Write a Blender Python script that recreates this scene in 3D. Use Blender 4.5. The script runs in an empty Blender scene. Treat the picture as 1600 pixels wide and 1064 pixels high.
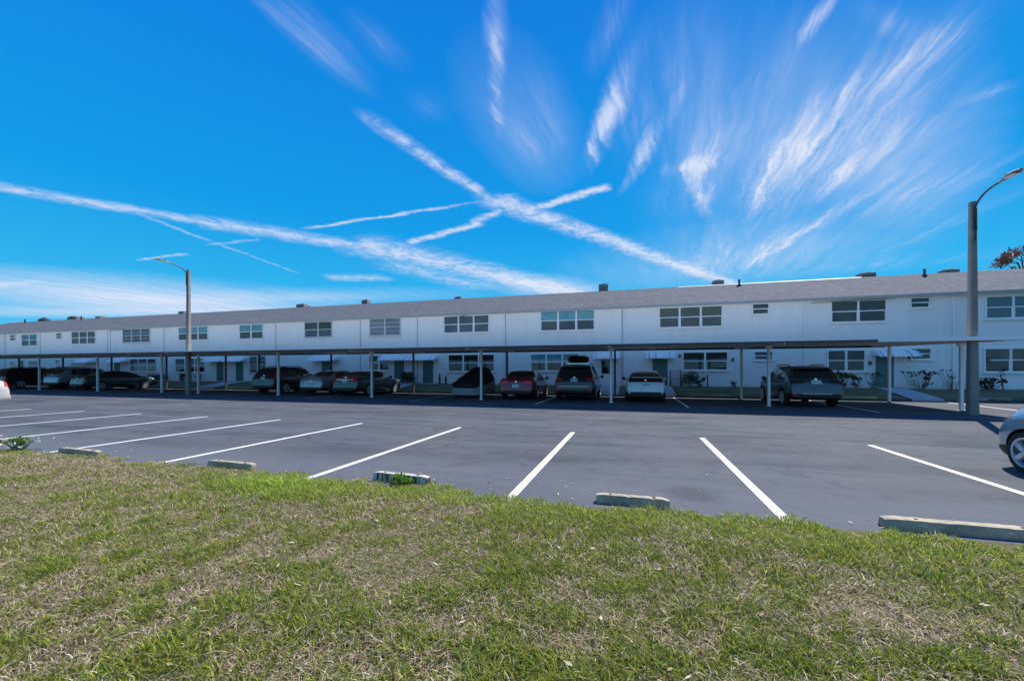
import bpy, bmesh, math, random
import numpy as np
from mathutils import Vector, Matrix

R = math.radians
random.seed(7)
rng = np.random.default_rng(11)
S = bpy.context.scene
COL = S.collection

# ------------------------------------------------------------------ camera frame (used to survey the photograph)
TH = R(16.44); CT, ST = math.cos(TH), math.sin(TH)
FPX, CX, HY, CAMH = 637.0, 800.0, 578.0, 1.48
def ray(px):
    u = (px - CX) / FPX
    return (CT * u - ST) / (CT + ST * u), 1.0 / (CT + ST * u)
def XA(px, Y):                       # world X of a photo column on the plane at depth Y
    return ray(px)[0] * Y
def ZA(px, py, Y):                   # world Z
    return CAMH - (py - HY) * Y * ray(px)[1] / FPX

cam_d = bpy.data.cameras.new('camera'); cam = bpy.data.objects.new('camera', cam_d); COL.objects.link(cam)
cam.location = (0, 0, CAMH); cam.rotation_euler = (R(90), 0, TH)
cam_d.sensor_width = 36; cam_d.lens = FPX / 1600 * 36; cam_d.shift_y = 46 / 1600
cam_d.clip_start = 0.05; cam_d.clip_end = 3000
S.camera = cam

# ------------------------------------------------------------------ materials
def nt(name):
    m = bpy.data.materials.new(name); m.use_nodes = True
    t = m.node_tree; b = t.nodes['Principled BSDF']
    return m, t, b
def mat(name, col, rough=0.6, metal=0.0, coat=0.0, spec=0.5, var=0.0, vscale=3.0, bump=0.0, bscale=40.0, stretch=None, emit=None):
    m, t, b = nt(name)
    b.inputs['Base Color'].default_value = (*col, 1)
    b.inputs['Roughness'].default_value = rough; b.inputs['Metallic'].default_value = metal
    b.inputs['Coat Weight'].default_value = coat; b.inputs['Coat Roughness'].default_value = 0.06
    b.inputs['Specular IOR Level'].default_value = spec
    N = t.nodes; L = t.links
    if var or bump:
        tc = N.new('ShaderNodeTexCoord'); mp = N.new('ShaderNodeMapping')
        if stretch: mp.inputs['Scale'].default_value = stretch
        L.new(tc.outputs['Object'], mp.inputs['Vector'])
    if var:
        n = N.new('ShaderNodeTexNoise'); n.inputs['Scale'].default_value = vscale; n.inputs['Detail'].default_value = 6; n.inputs['Roughness'].default_value = .65
        L.new(mp.outputs[0], n.inputs['Vector'])
        r = N.new('ShaderNodeMapRange'); r.inputs['From Min'].default_value = .25; r.inputs['From Max'].default_value = .75
        r.inputs['To Min'].default_value = 1 - var; r.inputs['To Max'].default_value = 1 + var
        L.new(n.outputs['Fac'], r.inputs['Value'])
        mx = N.new('ShaderNodeVectorMath'); mx.operation = 'SCALE'; mx.inputs[0].default_value = col
        L.new(r.outputs[0], mx.inputs['Scale']); L.new(mx.outputs[0], b.inputs['Base Color'])
    if bump:
        n2 = N.new('ShaderNodeTexNoise'); n2.inputs['Scale'].default_value = bscale; n2.inputs['Detail'].default_value = 4
        L.new(mp.outputs[0], n2.inputs['Vector'])
        bp = N.new('ShaderNodeBump'); bp.inputs['Strength'].default_value = bump; bp.inputs['Distance'].default_value = .02
        L.new(n2.outputs['Fac'], bp.inputs['Height']); L.new(bp.outputs[0], b.inputs['Normal'])
    return m

class NB:                             # tiny node-graph helper
    def __init__(s, tree): s.t = tree; s.N = tree.nodes; s.L = tree.links
    def val(s, sock, v):
        if isinstance(v, bpy.types.NodeSocket): s.L.new(v, sock)
        else: sock.default_value = v
    def math(s, op, a, b=None, c=None, clamp=False):
        n = s.N.new('ShaderNodeMath'); n.operation = op; n.use_clamp = clamp
        s.val(n.inputs[0], a)
        if b is not None: s.val(n.inputs[1], b)
        if c is not None: s.val(n.inputs[2], c)
        return n.outputs[0]
    def vmath(s, op, a, b=None, sc=None):
        n = s.N.new('ShaderNodeVectorMath'); n.operation = op
        s.val(n.inputs[0], a)
        if b is not None: s.val(n.inputs[1], b)
        if sc is not None: s.val(n.inputs['Scale'], sc)
        return n.outputs['Value'] if op in ('LENGTH', 'DOT_PRODUCT') else n.outputs[0]
    def noise(s, vec, scale, detail=4, rough=.55, dist=0.0, out='Fac'):
        n = s.N.new('ShaderNodeTexNoise'); s.val(n.inputs['Vector'], vec)
        n.inputs['Scale'].default_value = scale; n.inputs['Detail'].default_value = detail
        n.inputs['Roughness'].default_value = rough; n.inputs['Distortion'].default_value = dist
        return n.outputs[out]
    def mapping(s, vec, loc=(0, 0, 0), rot=(0, 0, 0), scale=(1, 1, 1), typ='POINT'):
        n = s.N.new('ShaderNodeMapping'); n.vector_type = typ; s.val(n.inputs['Vector'], vec)
        n.inputs['Location'].default_value = loc; n.inputs['Rotation'].default_value = rot; n.inputs['Scale'].default_value = scale
        return n.outputs[0]
    def rmap(s, v, a, b, c, d, smooth=False):
        n = s.N.new('ShaderNodeMapRange'); s.val(n.inputs['Value'], v)
        if smooth: n.interpolation_type = 'SMOOTHSTEP'
        for k, x in zip(('From Min', 'From Max', 'To Min', 'To Max'), (a, b, c, d)): n.inputs[k].default_value = x
        return n.outputs[0]
    def mix(s, f, a, b, blend='MIX'):
        n = s.N.new('ShaderNodeMix'); n.data_type = 'RGBA'; n.blend_type = blend
        s.val(n.inputs['Factor'], f)
        s.val(n.inputs[6], a if isinstance(a, bpy.types.NodeSocket) else (*a, 1))
        s.val(n.inputs[7], b if isinstance(b, bpy.types.NodeSocket) else (*b, 1))
        return n.outputs[2]
    def coord(s, out='Object'): return s.N.new('ShaderNodeTexCoord').outputs[out]
    def bump(s, h, st, dist=.02):
        n = s.N.new('ShaderNodeBump'); n.inputs['Strength'].default_value = st; n.inputs['Distance'].default_value = dist
        s.L.new(h, n.inputs['Height']); return n.outputs[0]

def asphalt_mat():
    m, t, b = nt('asphalt'); g = NB(t); P = g.coord()
    big = g.noise(P, .35, 5, .6)
    st = g.noise(g.mapping(P, scale=(.16, 1.1, 1)), 1.1, 6, .65, .4)
    dirt = g.noise(P, 2.2, 6, .7, .6)
    fine = g.noise(P, 160, 2, .6)
    c = g.mix(g.rmap(st, .38, .64, 0, 1), (.046, .054, .066), (.098, .108, .123))
    c = g.mix(g.rmap(big, .38, .64, 0, .8), c, (.108, .110, .118))
    c = g.mix(g.rmap(dirt, .52, .72, 0, .6), c, (.034, .040, .052))
    # pale washed band beside the grass verge
    sx = g.N.new('ShaderNodeSeparateXYZ'); g.L.new(P, sx.inputs[0])
    wv = g.math('ADD', sx.outputs['Y'], g.rmap(g.noise(P, .7, 4), 0, 1, -1.1, 1.1))
    c = g.mix(g.rmap(wv, 5.0, 6.6, .55, 0, True), c, (.122, .132, .152))
    # old tyre-worn dark lane and hairline cracks
    vor = g.N.new('ShaderNodeTexVoronoi'); vor.feature = 'DISTANCE_TO_EDGE'; vor.inputs['Scale'].default_value = .22
    g.L.new(g.vmath('ADD', P, g.vmath('SCALE', g.noise(P, 1.3, 5, .6, 0, 'Color'), sc=1.2)), vor.inputs['Vector'])
    crack = g.math('MULTIPLY', g.rmap(vor.outputs['Distance'], .0, .006, 1, 0), g.rmap(g.noise(P, .3, 2), .5, .62, 0, .7))
    c = g.mix(crack, c, (.04, .042, .05))
    wob = g.noise(P, .8, 5, .6); yy = g.math('ADD', sx.outputs['Y'], g.rmap(wob, 0, 1, -.12, .12))
    for y0, k in ((9.95, .55), (13.1, .5), (6.9, .25)):
        c = g.mix(g.math('MULTIPLY', g.rmap(g.math('ABSOLUTE', g.math('SUBTRACT', yy, y0)), .0, .02, 1, 0), g.rmap(g.noise(P, .45, 3), .42, .6, 0, k)), c, (.03, .032, .038))
    tm = g.noise(g.mapping(P, scale=(.05, 1.6, 1)), 1.6, 3, .6, .2)
    c = g.mix(g.math('MULTIPLY', g.rmap(tm, .57, .7, 0, .5), g.rmap(yy, 9.2, 10.4, .15, 1)), c, (.055, .056, .064))
    ov = g.N.new('ShaderNodeTexVoronoi'); ov.inputs['Scale'].default_value = .42; g.L.new(g.vmath('ADD', P, g.vmath('SCALE', g.noise(P, 5, 4, .7, 0, 'Color'), sc=.35)), ov.inputs['Vector'])
    c = g.mix(g.rmap(ov.outputs['Distance'], .05, .2, .55, 0, True), c, (.04, .041, .047))
    c = g.mix(g.rmap(g.noise(P, 9, 6, .75), .55, .75, 0, .35), c, (.15, .152, .16))
    c = g.mix(g.rmap(fine, .35, .7, -.12, .22), c, (.19, .19, .2))
    spk = g.N.new('ShaderNodeTexVoronoi'); spk.inputs['Scale'].default_value = 1.7; g.L.new(P, spk.inputs['Vector'])
    c = g.mix(g.rmap(spk.outputs['Distance'], .012, .02, .8, 0), c, (.45, .45, .45))
    t.links.new(c, b.inputs['Base Color'])
    b.inputs['Roughness'].default_value = .85; b.inputs['Specular IOR Level'].default_value = .1
    t.links.new(g.bump(fine, .35, .006), b.inputs['Normal'])
    return m

def soil_mat():
    m, t, b = nt('thatch_soil'); g = NB(t); P = g.coord()
    a = g.noise(P, 1.4, 6, .65); f = g.noise(g.mapping(P, scale=(1, 1, 1)), 60, 5, .7, 1.2)
    c = g.mix(g.rmap(f, .35, .65, 0, 1), (.07, .06, .03), (.24, .19, .115))
    c = g.mix(g.rmap(a, .4, .65, 0, .7), c, (.13, .15, .04))
    t.links.new(c, b.inputs['Base Color']); b.inputs['Roughness'].default_value = .95; b.inputs['Specular IOR Level'].default_value = .1
    t.links.new(g.bump(f, .8, .02), b.inputs['Normal'])
    return m

def bank_mat():
    m, t, b = nt('verge_turf'); g = NB(t); P = g.coord()
    a = g.noise(P, .5, 5, .6); f = g.noise(P, 22, 5, .7, .8)
    c = g.mix(g.rmap(f, .35, .68, 0, 1), (.07, .085, .025), (.22, .21, .075))
    c = g.mix(g.rmap(a, .45, .62, 0, .8), c, (.24, .18, .11))
    t.links.new(c, b.inputs['Base Color']); b.inputs['Roughness'].default_value = .95
    t.links.new(g.bump(f, .9, .05), b.inputs['Normal'])
    return m

def wall_mat():
    m, t, b = nt('painted_wall'); g = NB(t); P = g.coord()
    sx = g.N.new('ShaderNodeSeparateXYZ'); g.L.new(P, sx.inputs[0])
    streak = g.noise(g.mapping(P, scale=(2.2, 1, .12)), 1.2, 5, .6)
    big = g.noise(P, .25, 3, .5)
    c = g.mix(g.rmap(streak, .42, .7, 0, .6), (.83, .82, .80), (.75, .74, .72))
    c = g.mix(g.rmap(big, .4, .7, 0, .5), c, (.78, .77, .75))
    # vertical grooves of the sheet siding: every 1.22 m a panel joint, fine grooves between
    gx = g.math('PINGPONG', sx.outputs['X'], .61)
    joint = g.rmap(gx, .0, .012, 1, 0)
    fx = g.math('PINGPONG', sx.outputs['X'], .1016)
    groove = g.rmap(fx, .0, .008, 1, 0)
    c = g.mix(g.math('MULTIPLY', joint, .28), c, (.40, .41, .43))
    grime = g.math('MULTIPLY', g.rmap(sx.outputs['Z'], .45, .8, .5, 0, True), g.rmap(g.noise(P, 3, 5), .35, .7, .2, 1))
    c = g.mix(grime, c, (.42, .41, .4))
    t.links.new(c, b.inputs['Base Color']); b.inputs['Roughness'].default_value = .7
    h = g.math('SUBTRACT', g.noise(P, 60, 3), g.math('ADD', g.math('MULTIPLY', groove, .5), joint))
    t.links.new(g.bump(h, .35, .012), b.inputs['Normal'])
    return m

def shingle_mat():
    m, t, b = nt('roof_shingle'); g = NB(t); P = g.coord()
    br = g.N.new('ShaderNodeTexBrick'); g.L.new(g.mapping(P, rot=(0, 0, 0), scale=(1, 1, 1)), br.inputs['Vector'])
    br.inputs['Scale'].default_value = 1.0; br.inputs['Brick Width'].default_value = .32; br.inputs['Row Height'].default_value = .15
    br.inputs['Mortar Size'].default_value = .008; br.inputs['Color1'].default_value = (.085, .092, .108, 1)
    br.inputs['Color2'].default_value = (.185, .195, .215, 1); br.inputs['Mortar'].default_value = (.05, .048, .05, 1)
    br.inputs['Bias'].default_value = -.1
    n = g.noise(P, 7, 6, .8); n2 = g.noise(g.mapping(P, scale=(.3, 2, 1)), .6, 4, .6)
    c = g.mix(g.rmap(n, .3, .7, 0, .6), br.outputs['Color'], (.25, .235, .23), 'MULTIPLY')
    c = g.mix(.55, br.outputs['Color'], g.mix(g.rmap(n, .40, .60, 0, 1), (.07, .076, .09), (.185, .195, .215)))
    c = g.mix(g.rmap(n2, .5, .7, 0, .35), c, (.09, .088, .09))
    t.links.new(c, b.inputs['Base Color']); b.inputs['Roughness'].default_value = .95; b.inputs['Specular IOR Level'].default_value = .15
    t.links.new(g.bump(g.math('ADD', br.outputs['Fac'], g.math('MULTIPLY', n, -1.0)), .5, .02), b.inputs['Normal'])
    return m

def concrete_mat(name, c0, c1, sc=4, bump=.3):
    m, t, b = nt(name); g = NB(t); P = g.coord()
    n = g.noise(P, sc, 8, .72, .3); f = g.noise(P, 55, 4, .7)
    c = g.mix(g.rmap(n, .32, .68, 0, 1), c0, c1)
    c = g.mix(g.rmap(f, .62, .72, 0, .5), c, tuple(x * .45 for x in c0))
    t.links.new(c, b.inputs['Base Color']); b.inputs['Roughness'].default_value = .85
    t.links.new(g.bump(g.math('ADD', n, g.math('MULTIPLY', f, .5)), bump, .015), b.inputs['Normal'])
    return m

def mossy_stop_mat():
    m, t, b = nt('stained_concrete'); g = NB(t); P = g.coord()
    n = g.noise(P, 5, 8, .72, .3); f = g.noise(P, 50, 4, .7)
    s = g.noise(g.mapping(P, scale=(14, 3, 2)), 1.0, 4, .6)
    c = g.mix(g.rmap(n, .32, .68, 0, 1), (.40, .36, .27), (.56, .52, .42))
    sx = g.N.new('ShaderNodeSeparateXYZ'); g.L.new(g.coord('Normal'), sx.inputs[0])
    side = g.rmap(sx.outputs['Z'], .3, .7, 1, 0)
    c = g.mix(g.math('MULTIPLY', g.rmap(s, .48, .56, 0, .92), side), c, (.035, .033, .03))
    c = g.mix(g.rmap(f, .6, .7, 0, .5), c, (.16, .15, .11))
    t.links.new(c, b.inputs['Base Color']); b.inputs['Roughness'].default_value = .9
    t.links.new(g.bump(n, .4, .015), b.inputs['Normal'])
    return m

def paint_line_mat():
    m, t, b = nt('line_paint'); g = NB(t); P = g.coord()
    n = g.noise(P, 26, 6, .75); w = g.noise(P, 3, 4, .6)
    c = g.mix(g.rmap(n, .54, .70, 0, .7), (.78, .78, .78), (.30, .30, .32))
    c = g.mix(g.rmap(w, .48, .7, 0, .5), c, (.52, .52, .54))
    t.links.new(c, b.inputs['Base Color']); b.inputs['Roughness'].default_value = .6
    return m

def glass_mat(name, dark, pale, mode='plain', rough=.04, ior=1.9, mixv=.5):
    """window pane: what stands behind the glass (blinds, curtains, dark room), or sky reflection painted in, under a reflecting surface"""
    m, t, b = nt(name); g = NB(t); P = g.coord()
    sx = g.N.new('ShaderNodeSeparateXYZ'); g.L.new(P, sx.inputs[0])
    big = g.noise(P, 1.1, 3, .5)
    c = g.mix(g.rmap(big, .42, .6, 0, mixv), dark, pale)
    if mode == 'hblind':
        w = g.math('PINGPONG', sx.outputs['Z'], .03); c = g.mix(g.rmap(w, .004, .016, .8, 0), c, tuple(x * .35 for x in dark))
    if mode == 'vblind':
        w = g.math('PINGPONG', sx.outputs['X'], .05); c = g.mix(g.rmap(w, .003, .02, .9, 0), c, tuple(x * .3 for x in dark))
    if mode == 'curtain':
        w = g.noise(g.mapping(P, scale=(9, 1, .4)), 1.2, 3); c = g.mix(g.rmap(w, .4, .62, 0, .8), c, tuple(x * .3 for x in dark))
    oi = g.N.new('ShaderNodeObjectInfo'); c = g.vmath('SCALE', c, sc=g.rmap(oi.outputs['Random'], 0, 1, .55, 1.35))
    t.links.new(c, b.inputs['Base Color']); b.inputs['Roughness'].default_value = rough; b.inputs['IOR'].default_value = ior
    t.links.new(g.bump(g.noise(P, .9, 2), .06, .05), b.inputs['Normal'])
    return m

def car_paint(name, col, metal=.0, rough=.32):
    m, t, b = nt(name); g = NB(t); P = g.coord()
    n = g.noise(P, 900, 2); d = g.noise(P, 3.5, 5, .6)
    c = g.mix(g.rmap(n, .3, .8, 0, .25), col, tuple(min(1, x * 1.8 + .01) for x in col))
    c = g.mix(g.rmap(d, .5, .8, 0, .18), c, (.2, .19, .18))
    t.links.new(c, b.inputs['Base Color']); b.inputs['Metallic'].default_value = metal; b.inputs['Roughness'].default_value = rough
    b.inputs['Coat Weight'].default_value = 1.0; b.inputs['Coat Roughness'].default_value = .05
    return m

def leaf_mat(name, c0, c1, trans=.3):
    m, t, b = nt(name); g = NB(t)
    o = g.N.new('ShaderNodeObjectInfo'); geo = g.N.new('ShaderNodeNewGeometry')
    c = g.mix(geo.outputs['Random Per Island'], c0, c1)
    t.links.new(c, b.inputs['Base Color']); b.inputs['Roughness'].default_value = .55
    tr = g.N.new('ShaderNodeBsdfTranslucent'); t.links.new(c, tr.inputs['Color'])
    mx = g.N.new('ShaderNodeMixShader'); mx.inputs[0].default_value = trans
    t.links.new(b.outputs[0], mx.inputs[1]); t.links.new(tr.outputs[0], mx.inputs[2])
    t.links.new(mx.outputs[0], t.nodes['Material Output'].inputs['Surface'])
    return m

def grass_mat():
    m, t, b = nt('grass_blade'); g = NB(t)
    a = g.N.new('ShaderNodeAttribute'); a.attribute_name = 'Col'
    t.links.new(a.outputs['Color'], b.inputs['Base Color']); b.inputs['Roughness'].default_value = .6; b.inputs['Specular IOR Level'].default_value = .25
    tr = g.N.new('ShaderNodeBsdfTranslucent'); t.links.new(a.outputs['Color'], tr.inputs['Color'])
    mx = g.N.new('ShaderNodeMixShader'); mx.inputs[0].default_value = .45
    t.links.new(b.outputs[0], mx.inputs[1]); t.links.new(tr.outputs[0], mx.inputs[2])
    t.links.new(mx.outputs[0], t.nodes['Material Output'].inputs['Surface'])
    return m

M = {}
M['asphalt'] = asphalt_mat(); M['soil'] = soil_mat(); M['bank'] = bank_mat(); M['wall'] = wall_mat(); M['shingle'] = shingle_mat()
M['line'] = paint_line_mat(); M['stop'] = concrete_mat('wheel_stop_concrete', (.21, .175, .12), (.50, .415, .29), 7, .4); M['mossy'] = mossy_stop_mat()
M['yellow'] = concrete_mat('faded_yellow_concrete', (.42, .36, .13), (.5, .46, .3), 3)
M['walk'] = concrete_mat('walk_concrete', (.40, .39, .38), (.52, .51, .49), 2, .15)
M['pole'] = concrete_mat('pole_concrete', (.19, .17, .15), (.28, .255, .23), 3, .2)
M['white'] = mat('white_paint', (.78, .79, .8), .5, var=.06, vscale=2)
M['trim'] = mat('white_trim', (.80, .80, .79), .45, var=.04, vscale=3)
M['eave'] = mat('eave_trim', (.30, .34, .33), .6, var=.1, vscale=2)
M['deck_under'] = mat('carport_soffit', (.88, .82, .75), .55, var=.06, vscale=1.5, stretch=(3, .25, 1))
M['deck_top'] = mat('carport_roof_white', (.8, .8, .79), .55, var=.05)
M['dark_metal'] = mat('dark_bronze_metal', (.04, .038, .04), .5, var=.2)
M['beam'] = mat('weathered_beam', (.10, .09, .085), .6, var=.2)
M['door'] = mat('teal_door_paint', (.055, .16, .155), .45, var=.1, vscale=2)
M['steel'] = mat('galvanised_steel', (.5, .5, .5), .4, .8, var=.1)
M['grey_box'] = mat('grey_equipment_paint', (.22, .22, .215), .6, var=.15)
M['black'] = mat('black_plastic', (.012, .012, .013), .5)
M['rubber'] = mat('tyre_rubber', (.018, .018, .019), .8)
M['alloy'] = mat('alloy_rim', (.58, .6, .62), .3, .35, coat=.6)
M['hub'] = mat('wheel_well', (.01, .01, .01), .8)
M['chrome'] = mat('chrome', (.75, .75, .76), .12, 1.0)
M['carglass'] = mat('tinted_car_glass', (.012, .018, .02), .03, spec=.8, coat=.6)
M['tail'] = mat('red_tail_lens', (.8, .02, .03), .12, coat=1)
M['clearlens'] = mat('clear_lens', (.7, .68, .66), .1, coat=1)
M['amber'] = mat('amber_lens', (.6, .3, .05), .15, coat=1)
M['plate'] = mat('plate_white', (.75, .76, .76), .4)
M['plate_ink'] = mat('plate_ink', (.08, .16, .12), .5)
M['cover_grey'] = mat('grey_cover_cloth', (.34, .35, .37), .85, var=.15, vscale=2, bump=.5, bscale=6)
M['cover_black'] = mat('black_cover_cloth', (.012, .012, .014), .8, var=.2, bump=.5, bscale=6)
M['grass'] = grass_mat()
M['leaf'] = leaf_mat('shrub_leaf', (.03, .06, .015), (.07, .11, .03))
M['weed'] = leaf_mat('weed_leaf', (.09, .19, .025), (.16, .3, .05), .4)
M['pale_flower'] = mat('pale_seed_head', (.62, .64, .5), .8)
M['red_leaf'] = leaf_mat('bronze_leaf', (.09, .028, .022), (.16, .075, .04))
M['plum_leaf'] = leaf_mat('dark_red_leaf', (.05, .015, .018), (.07, .06, .025))
M['bark'] = mat('bark', (.11, .085, .065), .9, var=.3, vscale=8, bump=.5)
M['stem'] = mat('pale_stem', (.2, .19, .15), .8, var=.2)
M['stripe'] = mat('blue_grey_stripe', (.42, .50, .57), .5)
M['rust'] = mat('rusty_steel', (.11, .05, .03), .8, var=.2)
M['terracotta'] = mat('terracotta', (.3, .13, .08), .8, var=.1)
M['mulch'] = concrete_mat('pale_edging', (.36, .33, .29), (.5, .47, .42), 8, .3)
M['frame_grey'] = mat('aluminium_window_frame', (.55, .56, .57), .45, .3, var=.05)
G_TEAL = glass_mat('pane_teal', (.08, .20, .235), (.12, .27, .29), mixv=.6)  # reflected sky painted in as the teal base colour
G_SCREEN = glass_mat('pane_screen', (.05, .062, .062), (.10, .115, .09), rough=.25, ior=1.5)
G_BLIND = glass_mat('pane_blind', (.075, .08, .09), (.14, .14, .15), 'hblind', .06, 1.6)
G_VBLIND = glass_mat('pane_vertical_blind', (.12, .125, .1), (.19, .185, .13), 'vblind', .05, 1.5)
G_CURT = glass_mat('pane_curtain', (.055, .05, .045), (.13, .11, .075), 'curtain', .05, 1.6)
G_DARK = glass_mat('pane_dark', (.012, .016, .018), (.035, .04, .036), 'plain', .03, 1.6)
G_BLUE = glass_mat('pane_blue', (.03, .09, .115), (.045, .11, .135), 'plain', .04, 1.8)
G_LOUV = glass_mat('pane_louvre', (.20, .21, .22), (.34, .34, .34), 'hblind', .15, 1.5)

# ------------------------------------------------------------------ mesh builder
class MB:
    def __init__(s): s.v = []; s.f = []; s.m = []
    def add(s, vs, fs, mi=0):
        o = len(s.v); s.v += [tuple(p) for p in vs]; s.f += [tuple(i + o for i in f) for f in fs]; s.m += [mi] * len(fs); return s
    def box(s, x0, x1, y0, y1, z0, z1, mi=0):
        vs = [(x0, y0, z0), (x1, y0, z0), (x1, y1, z0), (x0, y1, z0), (x0, y0, z1), (x1, y0, z1), (x1, y1, z1), (x0, y1, z1)]
        return s.add(vs, [(0, 3, 2, 1), (4, 5, 6, 7), (0, 1, 5, 4), (1, 2, 6, 5), (2, 3, 7, 6), (3, 0, 4, 7)], mi)
    def bar(s, a, b, w, h=None, mi=0):
        a, b = Vector(a), Vector(b); h = h or w; d = (b - a).normalized()
        up = Vector((0, 0, 1)) if abs(d.z) < .95 else Vector((0, 1, 0))
        sx = d.cross(up).normalized(); sy = sx.cross(d).normalized()
        vs = []
        for p in (a, b):
            for i, j in ((-1, -1), (1, -1), (1, 1), (-1, 1)): vs.append(p + sx * w / 2 * i + sy * h / 2 * j)
        return s.add(vs, [(0, 1, 2, 3), (7, 6, 5, 4), (0, 4, 5, 1), (1, 5, 6, 2), (2, 6, 7, 3), (3, 7, 4, 0)], mi)
    def tube(s, pts, rad, n=10, mi=0, caps=True):
        pts = [Vector(p) for p in pts]; rr = rad if isinstance(rad, (list, tuple)) else [rad] * len(pts)
        vs = []; fs = []; ref = None
        for i, p in enumerate(pts):
            d = (pts[min(i + 1, len(pts) - 1)] - pts[max(i - 1, 0)]).normalized()
            if ref is None: ref = d.orthogonal().normalized()
            ref = (ref - d * ref.dot(d)).normalized(); b2 = d.cross(ref)
            for k in range(n):
                a = 2 * math.pi * k / n; vs.append(p + (ref * math.cos(a) + b2 * math.sin(a)) * rr[i])
        for i in range(len(pts) - 1):
            for k in range(n):
                fs.append((i * n + k, i * n + (k + 1) % n, (i + 1) * n + (k + 1) % n, (i + 1) * n + k))
        if caps: fs.append(tuple(range(n))[::-1]); fs.append(tuple((len(pts) - 1) * n + k for k in range(n)))
        return s.add(vs, fs, mi)
    def lathe(s, prof, n=24, axis='x', c=(0, 0, 0), mi=0, caps=True):
        vs = []; fs = []
        for (a, r) in prof:
            for k in range(n):
                t = 2 * math.pi * k / n; q = (r * math.cos(t), r * math.sin(t))
                p = (a, q[0], q[1]) if axis == 'x' else ((q[0], q[1], a) if axis == 'z' else (q[0], a, q[1]))
                vs.append((p[0] + c[0], p[1] + c[1], p[2] + c[2]))
        for i in range(len(prof) - 1):
            for k in range(n): fs.append((i * n + k, i * n + (k + 1) % n, (i + 1) * n + (k + 1) % n, (i + 1) * n + k))
        if caps: fs.append(tuple(range(n))[::-1]); fs.append(tuple((len(prof) - 1) * n + k for k in range(n)))
        return s.add(vs, fs, mi)
    def grid(s, rows, mi=0, flip=False):
        nr, nc = len(rows), len(rows[0]); vs = [p for r in rows for p in r]; fs = []
        for i in range(nr - 1):
            for j in range(nc - 1):
                q = (i * nc + j, i * nc + j + 1, (i + 1) * nc + j + 1, (i + 1) * nc + j); fs.append(q[::-1] if flip else q)
        return s.add(vs, fs, mi)
    def mesh(s, name, mats, smooth=None, fix=True):
        me = bpy.data.meshes.new(name); me.from_pydata(s.v, [], s.f)
        for m in (mats if isinstance(mats, (list, tuple)) else [mats]): me.materials.append(m)
        for i, p in enumerate(me.polygons): p.material_index = s.m[i]
        if fix:
            bm = bmesh.new(); bm.from_mesh(me); bmesh.ops.recalc_face_normals(bm, faces=bm.faces); bm.to_mesh(me); bm.free()
        if smooth is not None:
            for p in me.polygons: p.use_smooth = True
            me.set_sharp_from_angle(angle=R(smooth))
        return me
    def build(s, name, mats, parent=None, smooth=None, fix=True, bevel=0):
        ob = bpy.data.objects.new(name, s.mesh(name, mats, smooth, fix)); COL.objects.link(ob)
        if parent is not None: ob.parent = parent
        if bevel:
            bv = ob.modifiers.new('edge', 'BEVEL'); bv.width = bevel; bv.segments = 2; bv.limit_method = 'ANGLE'
        return ob

def tag(o, label=None, cat=None, group=None, kind=None):
    if label: o['label'] = label
    if cat: o['category'] = cat
    if group: o['group'] = group
    if kind: o['kind'] = kind
    return o
def empty(name, loc=(0, 0, 0), rz=0.0, label=None, cat=None, group=None):
    o = bpy.data.objects.new(name, None); COL.objects.link(o); o.location = loc; o.rotation_euler = (0, 0, rz); o.empty_display_size = .2
    return tag(o, label, cat, group)
def link(name, me, parent=None, loc=(0, 0, 0), rot=(0, 0, 0), sc=(1, 1, 1)):
    o = bpy.data.objects.new(name, me); COL.objects.link(o); o.location = loc; o.rotation_euler = rot; o.scale = sc
    if parent is not None: o.parent = parent
    return o

# ------------------------------------------------------------------ light and sky
SUN_AZ, SUN_EL = R(27.5), R(50)
sdir = Vector((math.sin(SUN_AZ) * math.cos(SUN_EL), math.cos(SUN_AZ) * math.cos(SUN_EL), math.sin(SUN_EL)))
sl = bpy.data.lights.new('sun', 'SUN'); sl.energy = 5.0; sl.angle = R(.5); sl.color = (1, .955, .88)
so = bpy.data.objects.new('sun', sl); COL.objects.link(so); so.rotation_euler = sdir.to_track_quat('Z', 'Y').to_euler(); so.location = (20, 30, 60)

W = bpy.data.worlds.new('World'); S.world = W; W.use_nodes = True
wt = W.node_tree; g = NB(wt); bgn = wt.nodes['Background']
sky = g.N.new('ShaderNodeTexSky'); sky.sky_type = 'NISHITA'; sky.sun_disc = False
sky.sun_elevation = SUN_EL; sky.sun_rotation = SUN_AZ; sky.air_density = 1.0; sky.dust_density = .15; sky.ozone_density = 3.0; sky.altitude = 0
hs = g.N.new('ShaderNodeHueSaturation'); hs.inputs['Saturation'].default_value = 1.42; hs.inputs['Hue'].default_value = .488; hs.inputs['Value'].default_value = 1.0
g.L.new(sky.outputs[0], hs.inputs['Color'])
D = g.coord('Generated')
sep = g.N.new('ShaderNodeSeparateXYZ'); g.L.new(D, sep.inputs[0])
zc = g.math('MAXIMUM', sep.outputs['Z'], .035)
cmb = g.N.new('ShaderNodeCombineXYZ'); g.L.new(g.math('DIVIDE', sep.outputs['X'], zc), cmb.inputs[0]); g.L.new(g.math('DIVIDE', sep.outputs['Y'], zc), cmb.inputs[1])
PL = cmb.outputs[0]                                  # where the view meets a flat cloud deck, in deck heights
plen = g.vmath('LENGTH', PL)
def deck(px, py):
    u = (px - CX) / FPX; v = (HY - py) / FPX
    x = CT * u - ST; y = CT + ST * u
    return Vector((x / v, y / v))
jit = g.vmath('SCALE', g.vmath('SUBTRACT', g.noise(PL, 2.6, 4, .65, 0, 'Color'), (.5, .5, .5)), sc=g.math('MULTIPLY', plen, .045))
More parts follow.
